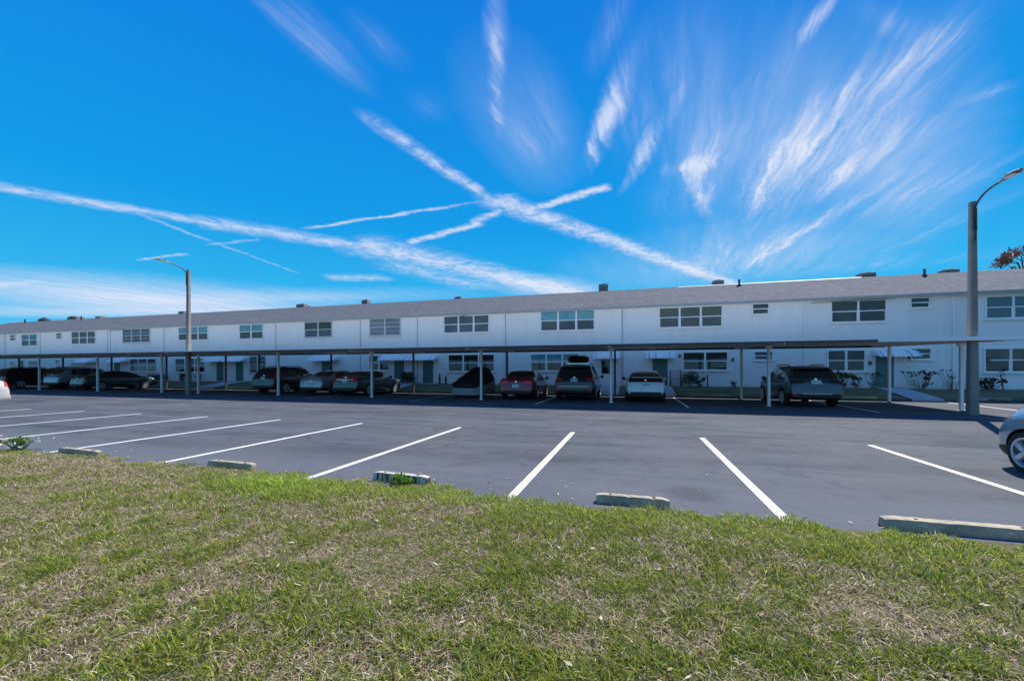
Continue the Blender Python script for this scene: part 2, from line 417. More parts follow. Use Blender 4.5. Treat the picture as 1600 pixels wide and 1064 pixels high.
jit2 = g.vmath('SCALE', g.vmath('SUBTRACT', g.noise(PL, 9, 3, .7, 0, 'Color'), (.5, .5, .5)), sc=g.math('MULTIPLY', plen, .016))
PJ = g.vmath('ADD', g.vmath('ADD', PL, jit), jit2)
def seg_sum(segs, vec):
    """segments (px, px, half width, strength, softness): softness 1 = one long ellipse, small = even band with soft ends"""
    acc = None
    for (x0, y0, x1, y1, w, k, soft) in segs:
        a, b = deck(x0, y0), deck(x1, y1)
        mx_, my_ = (x0 + x1) / 2, (y0 + y1) / 2
        dx, dy = x1 - x0, y1 - y0; l = math.hypot(dx, dy)
        c = (a + b) / 2; d = b - a; ang = math.atan2(d.y, d.x); hl = d.length / 2
        q = deck(mx_ - dy / l * w, my_ + dx / l * w) - deck(mx_, my_)
        hw = max(1e-3, abs(q.x * -math.sin(ang) + q.y * math.cos(ang)))
        if soft >= 1:
            mpv = g.mapping(vec, (c.x, c.y, 0), (0, 0, ang), (hl * 1.15, hw, 1), 'TEXTURE')
        else:
            loc = g.mapping(vec, (c.x, c.y, 0), (0, 0, ang), (1, 1, 1), 'TEXTURE')
            loc = g.vmath('SUBTRACT', g.vmath('ABSOLUTE', loc), (hl * (1 - soft), 0, 0))
            loc = g.vmath('MAXIMUM', loc, (0, 0, 0))
            mpv = g.vmath('DIVIDE', loc, (max(hl * soft, 1e-3), hw, 1))
        gr = g.N.new('ShaderNodeTexGradient'); gr.gradient_type = 'SPHERICAL'; g.L.new(mpv, gr.inputs[0])
        v = g.math('MULTIPLY', gr.outputs['Fac'], k)
        acc = v if acc is None else (g.math('MAXIMUM', acc, v) if soft < .5 else g.math('ADD', acc, v))
    return acc
trails = [(-260, 246, 330, 350, 10.1, 0.63, .08), (290, 343, 560, 384, 12.2, 0.67, .12), (520, 374, 940, 466, 18.7, 0.71, .15),
          (545, 165, 780, 322, 14.4, 0.59, .3), (740, 302, 1150, 446, 15.5, 0.74, .12),
          (468, 359, 722, 319, 3.6, 0.63, .15), (700, 322, 818, 302, 2.9, 0.42, .3), (632, 382, 760, 345, 7.2, 0.80, .2), (735, 350, 795, 324, 7.9, 0.67, .3), (822, 328, 958, 291, 7.9, 0.92, .15),
          (150, 311, 345, 382, 2.9, 0.42, .2), (335, 378, 470, 429, 2.5, 0.42, .3), (326, 384, 412, 372, 3.6, 0.42, .3), (216, 408, 294, 394, 4.3, 0.55, .3), (500, 434, 618, 434, 7.9, 0.50, .4),
          (575, 400, 770, 455, 17.3, 0.46, .45), (-60, 455, 80, 436, 6.5, 0.38, .4)]
cirr = [(772, -60, 778, 140, 25.8, 0.46, 1), (776, 40, 778, 222, 15.5, 0.52, 1),
        (390, -40, 585, 150, 37.8, 0.41, 1), (540, 15, 640, 115, 31.0, 0.22, 1), (640, 140, 700, 190, 37.8, 0.15, 1),
        (1004, 40, 915, 275, 29.2, 0.70, 1), (1000, -60, 925, 120, 34.4, 0.31, 1), (965, 120, 925, 240, 15.5, 0.37, 1),
        (1062, 140, 970, 305, 18.9, 0.85, 1), (1140, 195, 1080, 300, 18.9, 0.52, 1), (1025, 268, 1140, 246, 15.5, 0.52, 1), (1085, 240, 1102, 345, 22.4, 0.55, 1),
        (1320, -30, 1250, 75, 18.9, 0.67, 1), (1545, -10, 1160, 320, 72.2, 0.59, 1), (1420, 0, 1160, 330, 51.6, 0.41, 1), (1510, 90, 1190, 350, 60.2, 0.44, 1), (1520, 30, 1310, 165, 34.4, 0.44, 1), (1340, 5, 1460, 70, 31.0, 0.33, 1),
        (1440, 250, 1168, 416, 12.9, 0.63, 1), (1520, 130, 1230, 340, 31.0, 0.37, 1), (1250, 340, 1170, 415, 18.9, 0.44, 1), (1200, 290, 1160, 350, 22.4, 0.44, 1), (1660, 195, 1340, 350, 29.2, 0.31, 1), (1680, 250, 1360, 405, 25.8, 0.25, 1),
        (1620, 118, 1490, 168, 12.0, 0.26, 1), (832, 120, 840, 262, 60.2, 0.31, 1), (1080, -20, 980, 270, 94.6, 0.22, 1), (1250, -20, 1050, 340, 129.0, 0.33, 1), (1170, 310, 1100, 430, 94.6, 0.28, 1), (1330, 370, 1060, 440, 43.0, 0.31, 1), (1620, 395, 1180, 428, 17.2, 0.22, 1)]
veil = [(-100, 455, 420, 470, 26, .35, 1), (1300, 40, 1440, 350, 170, .30, 1), (1060, 40, 1230, 330, 150, .20, 1), (760, 60, 860, 300, 90, .16, 1), (-200, 448, 560, 478, 25.8, 0.46, 1), (-200, 486, 480, 484, 15.5, 0.44, 1), (240, 470, 760, 458, 13.8, 0.30, 1), (880, 432, 1340, 404, 39.6, 0.22, 1), (1150, 220, 1300, 440, 172.0, 0.15, 1), (760, 430, 930, 468, 22.4, 0.55, 1), (-100, 492, 900, 480, 8.6, 0.30, 1)]
da = deck(1180, 405); db = deck(1420, 60); sa = math.atan2((db - da).y, (db - da).x)
streak = g.noise(g.mapping(PJ, (0, 0, 0), (0, 0, sa), (1.6, .16, 1), 'TEXTURE'), 1.25, 7, .68, .25)
fib = g.noise(g.mapping(PJ, (0, 0, 0), (0, 0, sa), (.7, .055, 1), 'TEXTURE'), 1.1, 5, .65, .2)
puff = g.noise(PJ, 8.5, 8, .74, .5)
fine = g.noise(g.mapping(PJ, (0, 0, 0), (0, 0, sa), (.3, .02, 1), 'TEXTURE'), 1.0, 4, .7, .3)
T1 = g.math('MULTIPLY', seg_sum(trails, PJ), g.math('MULTIPLY', g.rmap(puff, .28, .66, .2, 1.7), g.rmap(fine, .3, .7, .75, 1.2)))
T2 = g.math('MULTIPLY', seg_sum(cirr, PJ), g.math('MULTIPLY', g.rmap(streak, .32, .68, .12, 1.75), g.math('MULTIPLY', g.rmap(fib, .3, .7, .4, 1.5), g.rmap(fine, .3, .7, .7, 1.3))))
T3 = g.math('MULTIPLY', seg_sum(veil, PJ), g.rmap(streak, .3, .7, .65, 1.55))
cl = g.math('ADD', g.math('ADD', g.rmap(T1, .0, 1.0, 0, .80, True), g.rmap(T2, -.08, 1.25, 0, .80, True)), T3, clamp=True)
up = g.rmap(sep.outputs['Z'], .0, .05, 0, 1)
cl = g.math('MULTIPLY', cl, up, clamp=True)
rp = g.N.new('ShaderNodeValToRGB'); el = rp.color_ramp.elements      # clear winter sky: pale azure low down, deep blue overhead
el[0].position = 0.0; el[0].color = (.11, .60, 1, 1); el[1].position = .75; el[1].color = (.0, .20, .82, 1)
e = el.new(.12); e.color = (.03, .55, .98, 1); e = el.new(.32); e.color = (.0, .375, .93, 1)
g.L.new(sep.outputs['Z'], rp.inputs['Fac'])
skyc = g.mix(.95, hs.outputs[0], g.vmath('SCALE', rp.outputs[0], sc=6.4))
rear_fill = g.rmap(sep.outputs['Y'], .15, -.5, 0, .20, True)              # pale fill added to the unseen sky behind the camera, lifting shaded walls
skyc = g.mix(rear_fill, skyc, (4.3, 4.7, 5.3))
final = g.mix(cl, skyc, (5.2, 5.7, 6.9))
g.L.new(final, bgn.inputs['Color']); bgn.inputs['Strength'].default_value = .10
S.view_settings.view_transform = 'Standard'; S.view_settings.look = 'None'; S.view_settings.gamma = 1.0; S.view_settings.exposure = .47
S.view_settings.use_curve_mapping = False

# ------------------------------------------------------------------ ground, lot, verge
def sheet(name, mt, x0, x1, y0, y1, z, nx=1, ny=1):
    b = MB(); rows = [[(x0 + (x1 - x0) * j / nx, y0 + (y1 - y0) * i / ny, z) for j in range(nx + 1)] for i in range(ny + 1)]
    b.grid(rows); return tag(b.build(name, mt), kind='structure')
sheet('ground', mat('far_ground', (.05, .065, .03), .95, var=.3, vscale=.2), -1500, 1500, -1500, 1500, -.06)
sheet('parking_lot', M['asphalt'], -110, 70, 4.3, 24.35, 0.0)

YW, ZB = 27.8, .50                       # building front wall, its floor level
def lawn_h(x, y):
    e = max(0.0, min(1.0, (4.44 - y) / .35))
    return .008 + .022 * e * e * (3 - 2 * e) + .018 * math.sin(x * 1.3 + .7) * math.sin(y * 1.7) * e
b = MB(); rows = []
xs = [-60 + i * .5 for i in range(161)]
for i in range(41):
    y = -12 + 16.46 * i / 40
    rows.append([(x, y + (.05 * math.sin(x * .9) + .04 * math.sin(x * 2.3 + 1)) * (1 if i == 40 else 0), lawn_h(x, y)) for x in xs])
b.grid(rows); tag(b.build('lawn', M['soil'], smooth=60), kind='structure')

def bank_z(y): return .03 + (ZB - .07) * max(0, min(1, (y - 24.4) / (27.3 - 24.4))) ** .8
b = MB(); rows = []
for i in range(9):
    y = 24.3 + (YW - 24.3) * i / 8
    rows.append([(x, y, bank_z(y) + .02 * math.sin(x * 1.1 + i) * (0 < i < 8)) for x in np.arange(-95, 60.1, 1.0)])
b.grid(rows); tag(b.build('grass_verge', M['bank'], smooth=60), kind='structure')
b = MB(); b.box(-90, 45, 27.3, YW - .003, ZB - .2, ZB - .02); tag(b.build('planting_strip', M['mulch'], bevel=.02), kind='structure')

def pline(x0, y0, x1, y1, w=.1, z=.004, name='painted_line'):
    a, c = Vector((x0, y0, 0)), Vector((x1, y1, 0)); d = (c - a).normalized(); s = Vector((-d.y, d.x, 0)) * w / 2
    b = MB(); n = 24; rows = []
    for i in range(n + 1):
        p = a.lerp(c, i / n); e = .006 * (random.random() - .5)
        rows.append([(p.x + s.x * (1 + e * 10), p.y + s.y, z), (p.x - s.x * (1 + e * 10), p.y - s.y, z)])
    b.grid(rows); return tag(b.build(name, M['line']), kind='structure')
NEAR_LINES = [XA(1362, 9.62), XA(1097, 9.67), XA(895, 9.67), XA(719, 9.67), XA(566, 9.68), XA(437, 9.66), XA(323, 9.65), XA(221, 9.68), XA(133, 9.7), XA(50, 9.7)]
NEAR_LINES += [NEAR_LINES[-1] - 2.88 * k for k in (1, 2, 3)] + [NEAR_LINES[0] + 2.9, NEAR_LINES[0] + 5.8]
for x in NEAR_LINES: pline(x, 4.4, x, 9.68, .105)
for k in range(-12, 2): pline(2.12 + 6.15 * k, 17.25, 2.12 + 6.15 * k, 23.6, .10)
pline(13.35, 17.6, 13.75, 23.5, .1)
pline(16.4, 17.6, 16.8, 23.5, .1)

# walks from the doors to the lot
def walk(x0, x1):
    b = MB(); rows = []
    for i in range(9):
        y = 24.25 + (YW - 24.25) * i / 8
        rows.append([(x0, y, bank_z(y) + .045), (x1, y, bank_z(y) + .045)])
    b.grid(rows)
    b.add([(x0, 24.25, bank_z(24.25) + .045), (x1, 24.25, bank_z(24.25) + .045), (x1, 24.25, -.02), (x0, 24.25, -.02)], [(0, 1, 2, 3)])
    return tag(b.build('path', M['walk']), kind='structure')
DOORS = [(1369, 1394), (1019.4, 1043), (661, 677.5), (616.5, 632), (503, 518), (369, 381), (341, 348), (179, 188.5), (31, 37)]
for (a, c) in DOORS:
    xc = (XA(a, YW) + XA(c, YW)) / 2
    if a in (661, 341, 31): continue
    walk(xc - .62, xc + .62 + (1.2 if a == 616.5 else 0) + (.8 if a == 369 else 0))
walk(XA(943, YW) - .5, XA(955, YW) + .6)

# ------------------------------------------------------------------ concrete wheel stops
def wheel_stop_mesh(L, w, h, mt, chipped=0):
    b = MB(); n = 22; prof = [(-w / 2, 0), (-w / 2, h * .35), (-w * .36, h), (w * .36, h), (w / 2, h * .35), (w / 2, 0)]
    rows = []
    for i in range(n + 1):
        t = i / n; t = (0, .012)[i] if i < 2 else (1 - .012, 1)[i - n + 1] if i > n - 2 else t; x = -L / 2 + L * t
        sc = 1.0
        e = min(t, 1 - t) * L
        if e < .03: sc = .86 + .14 * e / .03
        r = random.Random(i * 7 + chipped)
        dz = -.004 * chipped if chipped and r.random() < .12 else 0
        rows.append([(x, p * (1 if k in (0, 5) else sc), max(0, q * sc + (dz if k in (2, 3) else 0) + .002 * (r.random() - .5))) for k, (p, q) in enumerate(prof)])
    b.grid(rows); b.add(rows[0], [tuple(range(6))]); b.add(rows[-1], [tuple(range(6))[::-1]])
    return b.mesh('wheel_stop', mt, 35)
def wstop(px0, px1, Y, h, mt, label, rz=0.0, chip=1, w=.115, group='concrete wheel stops along the lawn', z=0.0):
    x0, x1 = XA(px0, Y), XA(px1, Y)
    o = link('wheel_stop', wheel_stop_mesh(x1 - x0, w, h, mt, chip), None, ((x0 + x1) / 2, Y, z), (0, 0, rz))
    if x1 - x0 > .6:
        for f in (-.3, .3):
            b = MB(); b.lathe([(h - .004, .017), (h + .004, .017), (h + .006, .012)], 10, 'z', ((x1 - x0) * f, 0, 0)); b.build('rebar_pin', M['rust'], o)
    return tag(o, label, 'wheel stop', group)
wstop(1378, 1662, 4.70, .095, M['stop'], 'longest beige concrete wheel stop, with chamfered end, below the silver car', R(.5), 1, .15)
wstop(932, 1046, 4.68, .095, M['stop'], 'short worn grey wheel stop between the two steepest white lines at the grass edge', R(.5), 2)
wstop(585, 671, 4.74, .115, M['mossy'], 'black stained wheel stop with green weeds growing in front', R(-2.5), 1)
wstop(328, 398, 4.70, .10, M['stop'], 'low tan wheel stop sunk behind the bright green tall grass', R(-1), 1)
wstop(94, 160, 4.70, .10, M['stop'], 'tan wheel stop at grass edge with tan grass in front and broken right end', R(-2), 2)
wstop(-45, 8, 4.95, .10, M['stop'], 'tan wheel stop cut by the left photo edge beside the flowering weed', 0, 1)

def yellow_stop(px0, px1, label, mt='yellow'):
    Y = 24.55; x0, x1 = XA(px0, Y), XA(px1, Y)
    o = link('wheel_stop', wheel_stop_mesh(x1 - x0, .2, .14, M[mt], 1), None, ((x0 + x1) / 2, Y, .03))
    return tag(o, label, 'wheel stop', 'faded wheel stops along the verge')
yellow_stop(1079, 1140, 'faded yellow wheel stop on verge right of the white hatchback and the round bush')
yellow_stop(1312, 1369, 'faded yellow wheel stop right of the grey SUV by the path')
ks = yellow_stop(1529, 1580, 'grey concrete wheel stop with smudged stencil, right of the tall lamp pole', 'stop')
b = MB()
x0s = XA(1545, 24.44); 
for k in range(11):
    xx = x0s + k * .13
    b.box(xx, xx + .07 + .03 * (k % 3 == 0), 24.443, 24.447, .081, .135)
b.box(x0s, x0s + 1.4, 24.4425, 24.4465, .07, .081)
st = b.build('stencil', M['black']); st.parent = ks; st.matrix_parent_inverse = Matrix.Translation(-Vector(ks.location))
yellow_stop(664, 716, 'faded yellow wheel stop left of the covered trike')
yellow_stop(756, 782, 'short faded yellow wheel stop between the covered trike and the red sedan')
yellow_stop(356, 396, 'faded yellow wheel stop behind the black SUV')
yellow_stop(256, 292, 'faded yellow wheel stop in front of the left lamp pole path')

# ------------------------------------------------------------------ apartment building
BX0, BX1 = -79.0, 46.0
bld = empty('apartment_building', ((BX0 + BX1) / 2, YW, ZB), 0, 'long two storey white apartment building with grey shingle roof', 'apartment building')
binv = Matrix.Translation(-Vector(bld.location))
def bpart(mb, name, mt, par=None, smooth=None, bevel=0):
    o = mb.build(name, mt, None, smooth, True, bevel)
    o.parent = par or bld
    if par is None: o.matrix_parent_inverse = binv
    return o
YR, ZE, ZR, YE, YBK = 33.0, 5.62, 7.72, 27.50, 38.5
b = MB(); b.box(BX0, BX1, YW, 38.2, -.05, ZE - .12)
# gable ends
for x in (BX0, BX1 - .001):
    b.add([(x, YW, ZE - .12), (x, 38.2, ZE - .12), (x, YR, ZR - .2)], [(0, 1, 2)])
bpart(b, 'wall', M['wall'])
b = MB()
rx0, rx1 = BX0 - .35, BX1 + .35
slope = (ZR - ZE) / (YR - YE)
b.add([(rx0, YE, ZE), (rx1, YE, ZE), (rx1, YR, ZR), (rx0, YR, ZR)], [(0, 1, 2, 3)])
b.add([(rx0, YBK, ZE), (rx1, YBK, ZE), (rx1, YR, ZR), (rx0, YR, ZR)], [(3, 2, 1, 0)])
b.add([(rx0, YE, ZE - .1), (rx1, YE, ZE - .1), (rx1, YR, ZR - .16), (rx0, YR, ZR - .16)], [(0, 3, 2, 1)])
b.add([(rx0, YE, ZE), (rx0, YR, ZR), (rx0, YR, ZR - .16), (rx0, YE, ZE - .1)], [(0, 1, 2, 3)])
b.add([(rx1, YE, ZE), (rx1, YR, ZR), (rx1, YR, ZR - .16), (rx1, YE, ZE - .1)], [(0, 3, 2, 1)])
roof = bpart(b, 'roof', M['shingle'])
b = MB(); b.box(rx0, rx1, YE - .022, YE - .003, ZE - .15, ZE + .005); bpart(b, 'eave_trim', M['eave'])
b = MB(); b.box(BX0, BX1, YE + .0, YW - .002, ZE - .135, ZE - .112); bpart(b, 'soffit', M['trim'])
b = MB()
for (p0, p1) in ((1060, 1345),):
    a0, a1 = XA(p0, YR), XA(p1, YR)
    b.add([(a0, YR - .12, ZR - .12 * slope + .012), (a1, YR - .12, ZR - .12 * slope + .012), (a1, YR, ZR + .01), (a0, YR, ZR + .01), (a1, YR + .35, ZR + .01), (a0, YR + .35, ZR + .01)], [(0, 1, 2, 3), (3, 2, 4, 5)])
bpart(b, 'white_ridge_strip', M['white'])  # thin white strip lying over part of the ridge

WIN = [  # photo columns, rows at the wall plane; panes; glass of upper / lower sash; frame
    (1538, 1628, 461, 498, 2, G_BLUE, G_BLUE, 'trim'), (1421, 1453, 464.5, 481.5, 1, G_DARK, G_DARK, 'trim'), (1297, 1385.5, 468.5, 504, 2, G_SCREEN, G_SCREEN, 'trim'),
    (1174.5, 1202, 474, 491.5, 1, G_SCREEN, G_SCREEN, 'trim'), (1029, 1129.5, 478.5, 512, 3, G_VBLIND, G_VBLIND, 'trim'), (844, 930, 484, 517, 3, G_TEAL, G_SCREEN, 'trim'),
    (693, 765, 492.5, 520.5, 3, G_BLIND, G_BLIND, 'trim'), (577.5, 626.5, 497, 525, 2, G_LOUV, G_LOUV, 'frame_grey'), (476, 519.5, 502.5, 527.5, 2, G_CURT, G_BLIND, 'frame_grey'),
    (374, 412, 506.5, 530, 2, G_TEAL, G_SCREEN, 'trim'), (279, 326, 510, 532, 3, G_TEAL, G_SCREEN, 'trim'), (192, 235, 513.5, 535.5, 3, G_BLIND, G_CURT, 'frame_grey'),
    (112, 150, 517.5, 538, 3, G_SCREEN, G_CURT, 'trim'), (88, 97, 520.5, 529.5, 1, G_DARK, G_DARK, 'trim'), (34, 59, 522, 541, 2, G_BLUE, G_SCREEN, 'trim'), (16, 25, 523, 532.5, 1, G_BLUE, G_SCREEN, 'trim'),
    (1536, 1622, 543, 582, 2, G_CURT, G_DARK, 'trim'), (1422, 1455, 543.5, 562, 1, G_DARK, G_DARK, 'trim'), (1291.5, 1352.5, 546, 580.5, 2, G_SCREEN, G_DARK, 'trim'), (1177.5, 1208, 548.5, 563, 1, G_BLUE, G_BLUE, 'trim'),
    (1066, 1138, 549, 579, 2, G_DARK, G_DARK, 'trim'), (828.5, 905, 552, 580, 3, G_TEAL, G_CURT, 'trim'), (700, 773.5, 553, 581, 3, G_DARK, G_DARK, 'trim'), (576.5, 609, 554.5, 579, 2, G_BLUE, G_CURT, 'trim'),
    (390, 416, 556, 583, 2, G_LOUV, G_BLIND, 'frame_grey'), (274, 321, 559.5, 582, 3, G_LOUV, G_DARK, 'trim'), (203, 245, 560, 581, 3, G_BLIND, G_CURT, 'trim'), (111.5, 135, 561.5, 582, 2, G_CURT, G_CURT, 'trim'),
    (87, 94, 562, 571, 1, G_BLUE, G_BLUE, 'trim'), (45, 60, 563, 580, 1, G_LOUV, G_DARK, 'trim'), (16, 24, 563.5, 571, 1, G_BLUE, G_SCREEN, 'trim'),
    (-35, -5, 525, 543, 3, G_SCREEN, G_BLIND, 'trim'), (-35, -5, 565, 582, 3, G_DARK, G_BLIND, 'trim')]
def window(px0, px1, py0, py1, n, gu, gl, fr):
    pm = (px0 + px1) / 2
    x0, x1 = XA(px0, YW), XA(px1, YW); z1, z0 = ZA(pm, py0, YW), ZA(pm, py1, YW)
    small = n == 1
    cw = .06 if small else .075; mw = .11 if not small else .05
    f = MB(); yo = YW - .055
    f.box(x0, x1, yo, YW - .002, z1 - cw, z1); f.box(x0, x0 + cw, yo, YW - .002, z0 + cw, z1 - cw); f.box(x1 - cw, x1, yo, YW - .002, z0 + cw, z1 - cw)
    f.box(x0, x1, yo, YW - .002, z0, z0 + cw)
    f.box(x0 - .05, x1 + .05, yo - .05, YW - .002, z0 - .062, z0 - .002)          # sill
    iw = (x1 - x0 - 2 * cw - (n - 1) * mw) / n; zi0, zi1 = z0 + cw, z1 - cw; zm = (zi0 + zi1) / 2
    pn = MB()
    for k in range(n):
        a = x0 + cw + k * (iw + mw)
        if k: f.box(a - mw, a, yo + .006, YW - .002, zi0, zi1)
        f.box(a, a + iw, yo + .012, YW - .002, zm - .028, zm + .028)
        f.box(a, a + .022, yo + .02, YW - .002, zi0, zm - .028); f.box(a + iw - .022, a + iw, yo + .02, YW - .002, zi0, zm - .028)
        pn.box(a, a + iw, YW - .03, YW - .004, zm + .028, zi1, 0)
        pn.box(a + .022, a + iw - .022, YW - .022, YW - .004, zi0, zm - .028, 1)
        if fr == 'frame_grey' and gu is not G_CURT:
            for q in (1, 3):
                zz = zi0 + (zi1 - zi0) * q / 4; f.box(a, a + iw, YW - .04, YW - .031, zz - .014, zz + .014)
    fo = bpart(f, 'window', M[fr]); po = bpart(pn, 'pane', [gu, gl], fo)
    return fo
for w in WIN: window(*w)

def door(px0, px1, glazed=False):
    x0, x1 = XA(px0, YW), XA(px1, YW); w = x1 - x0
    if w < .86: c = (x0 + x1) / 2; x0, x1 = c - .43, c + .43
    z0, z1 = ZB - .01, ZB + 2.05
    f = MB(); f.box(x0 - .08, x0, YW - .05, YW - .002, z0, z1 + .08); f.box(x1, x1 + .08, YW - .05, YW - .002, z0, z1 + .08); f.box(x0, x1, YW - .05, YW - .002, z1, z1 + .08)
    f.box(x0 - .1, x1 + .1, YW - .16, YW - .002, z0 - .06, z0)
    d = MB(); d.box(x0, x1, YW - .028, YW - .003, z0, z1)
    cw = (x1 - x0)
    if not glazed:
        for (u0, u1) in ((.12, .45), (.55, .88)):
            for (q0, q1) in ((.06, .34), (.40, .72), (.78, .94)):
                d.box(x0 + cw * u0, x0 + cw * u1, YW - .036, YW - .0285, z0 + 2.05 * q0, z0 + 2.05 * q1)
    do = bpart(d, 'door', M['trim'] if glazed else M['door'], None, None, .006)
    bpart(f, 'door_frame', M['trim'], do)
    if glazed:
        pn = MB(); pn.box(x0 + .12, x1 - .12, YW - .04, YW - .029, z0 + .75, z1 - .12); bpart(pn, 'pane', G_DARK, do)
    h = MB(); h.tube([(x1 - .07, YW - .028, z0 + 1.0), (x1 - .07, YW - .09, z0 + 1.0)], [.03, .028], 8); bpart(h, 'handle', M['steel'], do, 40)
for (a, c) in DOORS: door(a, c)
door(938, 957, True)

AW = [(1368, 1434), (1010, 1055), (928, 968), (633, 681), (594, 632), (484, 529), (351, 382), (320, 349), (172, 195), (118, 148)]
for (a, c) in AW:
    x0, x1 = XA(a, YW - .4), XA(c, YW - .4)
    if x1 - x0 > 2.6: x1 = x0 + 2.6
    z1 = ZB + 2.10; n = max(8, int((x1 - x0) / .1)); bm_ = MB()
    prof = [(YW - .004, z1), (YW - .35, z1 - .07), (YW - .7, z1 - .24), (YW - .8, z1 - .38)]
    top = []; 
    for (yy, zz) in prof:
        row = []
        for k in range(n + 1):
            xx = x0 + (x1 - x0) * k / n; dz = .018 if k % 2 else 0
            row.append((xx, yy, zz - dz - (.03 if (yy < YW - .75 and k % 2) else 0)))
        top.append(row)
    bm_.grid(top)
    for q in range(len(bm_.m)): bm_.m[q] = 1 if (q % n) % 4 == 1 and (q % n < n * .3 or q % n > n * .7) else 0
    for xx in (x0, x1): bm_.add([(xx, p, q) for p, q in prof] + [(xx, YW - .004, z1 - .3)], [(0, 1, 2, 3, 4)])
    ao = bpart(bm_, 'awning', [M['white'], M['stripe']])
    sm = ao.modifiers.new('thick', 'SOLIDIFY'); sm.thickness = .012
for px in (1489, 1257, 975.5, 972, 790, 652.5, 563, 431, 256.5, 172.5, 168.5, 63, 8, -40):
    x = XA(px, YW); big = px in (1489, 1257, 975.5, 172.5)
    d = MB(); w = .1 if big else .035
    d.box(x - w / 2, x + w / 2, YW - (.09 if big else .03), YW - .003, ZB - .05, ZE - .135)
    if big:
        for z in (1.2, 3.0, 4.8): d.box(x - w * .75, x + w * .75, YW - .1, YW - .003, z, z + .04)
    bpart(d, 'downspout', M['trim'] if big else M['eave'], None, None, .008 if big else 0)
for px, py in ((1155, 447), (1444.5, 431)):
    # plumbing vent stacks on the front slope
    y = YE + (YR - YE) * .86; x = XA(px, y); z = ZE + slope * (y - YE)
    v = MB(); v.tube([(x, y, z - .1), (x, y, z + .45)], .07, 10); v.tube([(x, y, z + .0), (x, y, z + .06)], .14, 10)
    bpart(v, 'vent_pipe', M['dark_metal'], roof, 40).matrix_parent_inverse = Matrix.Identity(4)
for px in (39, 127):
    y = YE + (YR - YE) * .88; x = XA(px, y); z = ZE + slope * (y - YE)
    v = MB(); v.tube([(x, y, z - .1), (x, y, z + .45)], .08, 10); bpart(v, 'vent_pipe', M['dark_metal'], roof, 40).matrix_parent_inverse = Matrix.Identity(4)
for px, wdt in ((722, .5), (1330, 4.0), (183, 2.0)):
    # little eave brackets / rolled screens under the eave
    x = XA(px, YW); v = MB(); v.bar((x - wdt / 2, YW - .12, ZE - .25), (x + wdt / 2, YW - .12, ZE - .17), .03, .03)
    bpart(v, 'rolled_screen', M['grey_box'])
for px, py in ((1359, 567), (1420, 557), (1145, 562), (1062, 556), (752, 585), (1543, 562)):
    x, z = XA(px, YW), ZA(px, py, YW); v = MB(); v.box(x - .06, x + .06, YW - .09, YW - .003, z - .1, z + .1); v.box(x - .03, x + .03, YW - .12, YW - .091, z - .13, z + .03)
    bpart(v, 'porch_lamp', M['beam'], None, None, .01)

def roof_unit(px0, px1, py, label, y=33.9, kind='box'):
    x0, x1 = XA(px0, y), XA(px1, y); pm = (px0 + px1) / 2
    z1 = ZA(pm, py + (1.8 if px0 < 760 else 2.2 if px0 > 1300 else .6), y); zb = ZR - slope * (y - YR) - .15
    b = MB(); d = min(.9, (x1 - x0))
    if kind == 'turbine':
        c = (x0 + x1) / 2; r = (x1 - x0) / 2
        o = empty('turbine_vent', (c, y, zb), 0, label, 'roof vent')
        nb = MB(); nb.tube([(0, 0, 0), (0, 0, z1 - zb - r * 1.3)], r * .55, 12); nb.build('collar', M['steel'], o, 40)
        hb = MB(); prof = [(z1 - zb - r * 1.5, r * .6), (z1 - zb - r * 1.1, r), (z1 - zb - r * .5, r * .95), (z1 - zb, r * .25)]
        hb.lathe(prof, 16, 'z'); hb.build('rotor', M['dark_metal'], o)
        return o
    o = empty('rooftop_unit', ((x0 + x1) / 2, y, zb), 0, label, 'roof unit')
    w = (x1 - x0) / 2; h = z1 - zb
    b.box(-w, w, -d / 2, d / 2, 0, h); b.build('cabinet', M['grey_box'], o, None, True, .03)
    b = MB(); n = 5
    for k in range(n):
        z = h * .3 + h * .6 * k / n; b.box(-w * .85, w * .85, -d / 2 - .025, -d / 2 - .003, z, z + h * .05)
    b.build('louvre', M['beam'], o)
    b = MB(); b.lathe([(h + .002, w * .7), (h + .05, w * .7), (h + .06, w * .6)], 18, 'z'); b.build('fan_guard', M['dark_metal'], o)
    return o
roof_unit(936, 950.5, 444.5, 'tall boxy grey air conditioner on ridge near middle of the roof')
roof_unit(1113, 1130, 438.5, 'low grey roof box just left of the bright white ridge strip')
roof_unit(1341, 1364, 425.5, 'low grey roof box between the white ridge strip and the second vent pipe')
roof_unit(1470, 1493, 420.3, 'low grey roof box immediately left of the tall lamp pole')
roof_unit(568, 577, 467.5, 'small pale roof box above the louvred upper window')
roof_unit(468, 480, 474.5, 'small roof box above the two pane curtained window, right of left lamp pole')
roof_unit(712, 722, 463, 'smallest dark roof box above the three pane blind window')
roof_unit(112, 126, 494, 'dark flat roof box near the far left end beside the vent pipe')
roof_unit(155, 162, 493.2, 'tiny grey roof box over the second far left window row')
roof_unit(284, 292, 485.5, 'small roof box peeking behind the left lamp pole')
roof_unit(65, 74, 494.5, 'round dark turbine vent near the far left end of the ridge', kind='turbine')

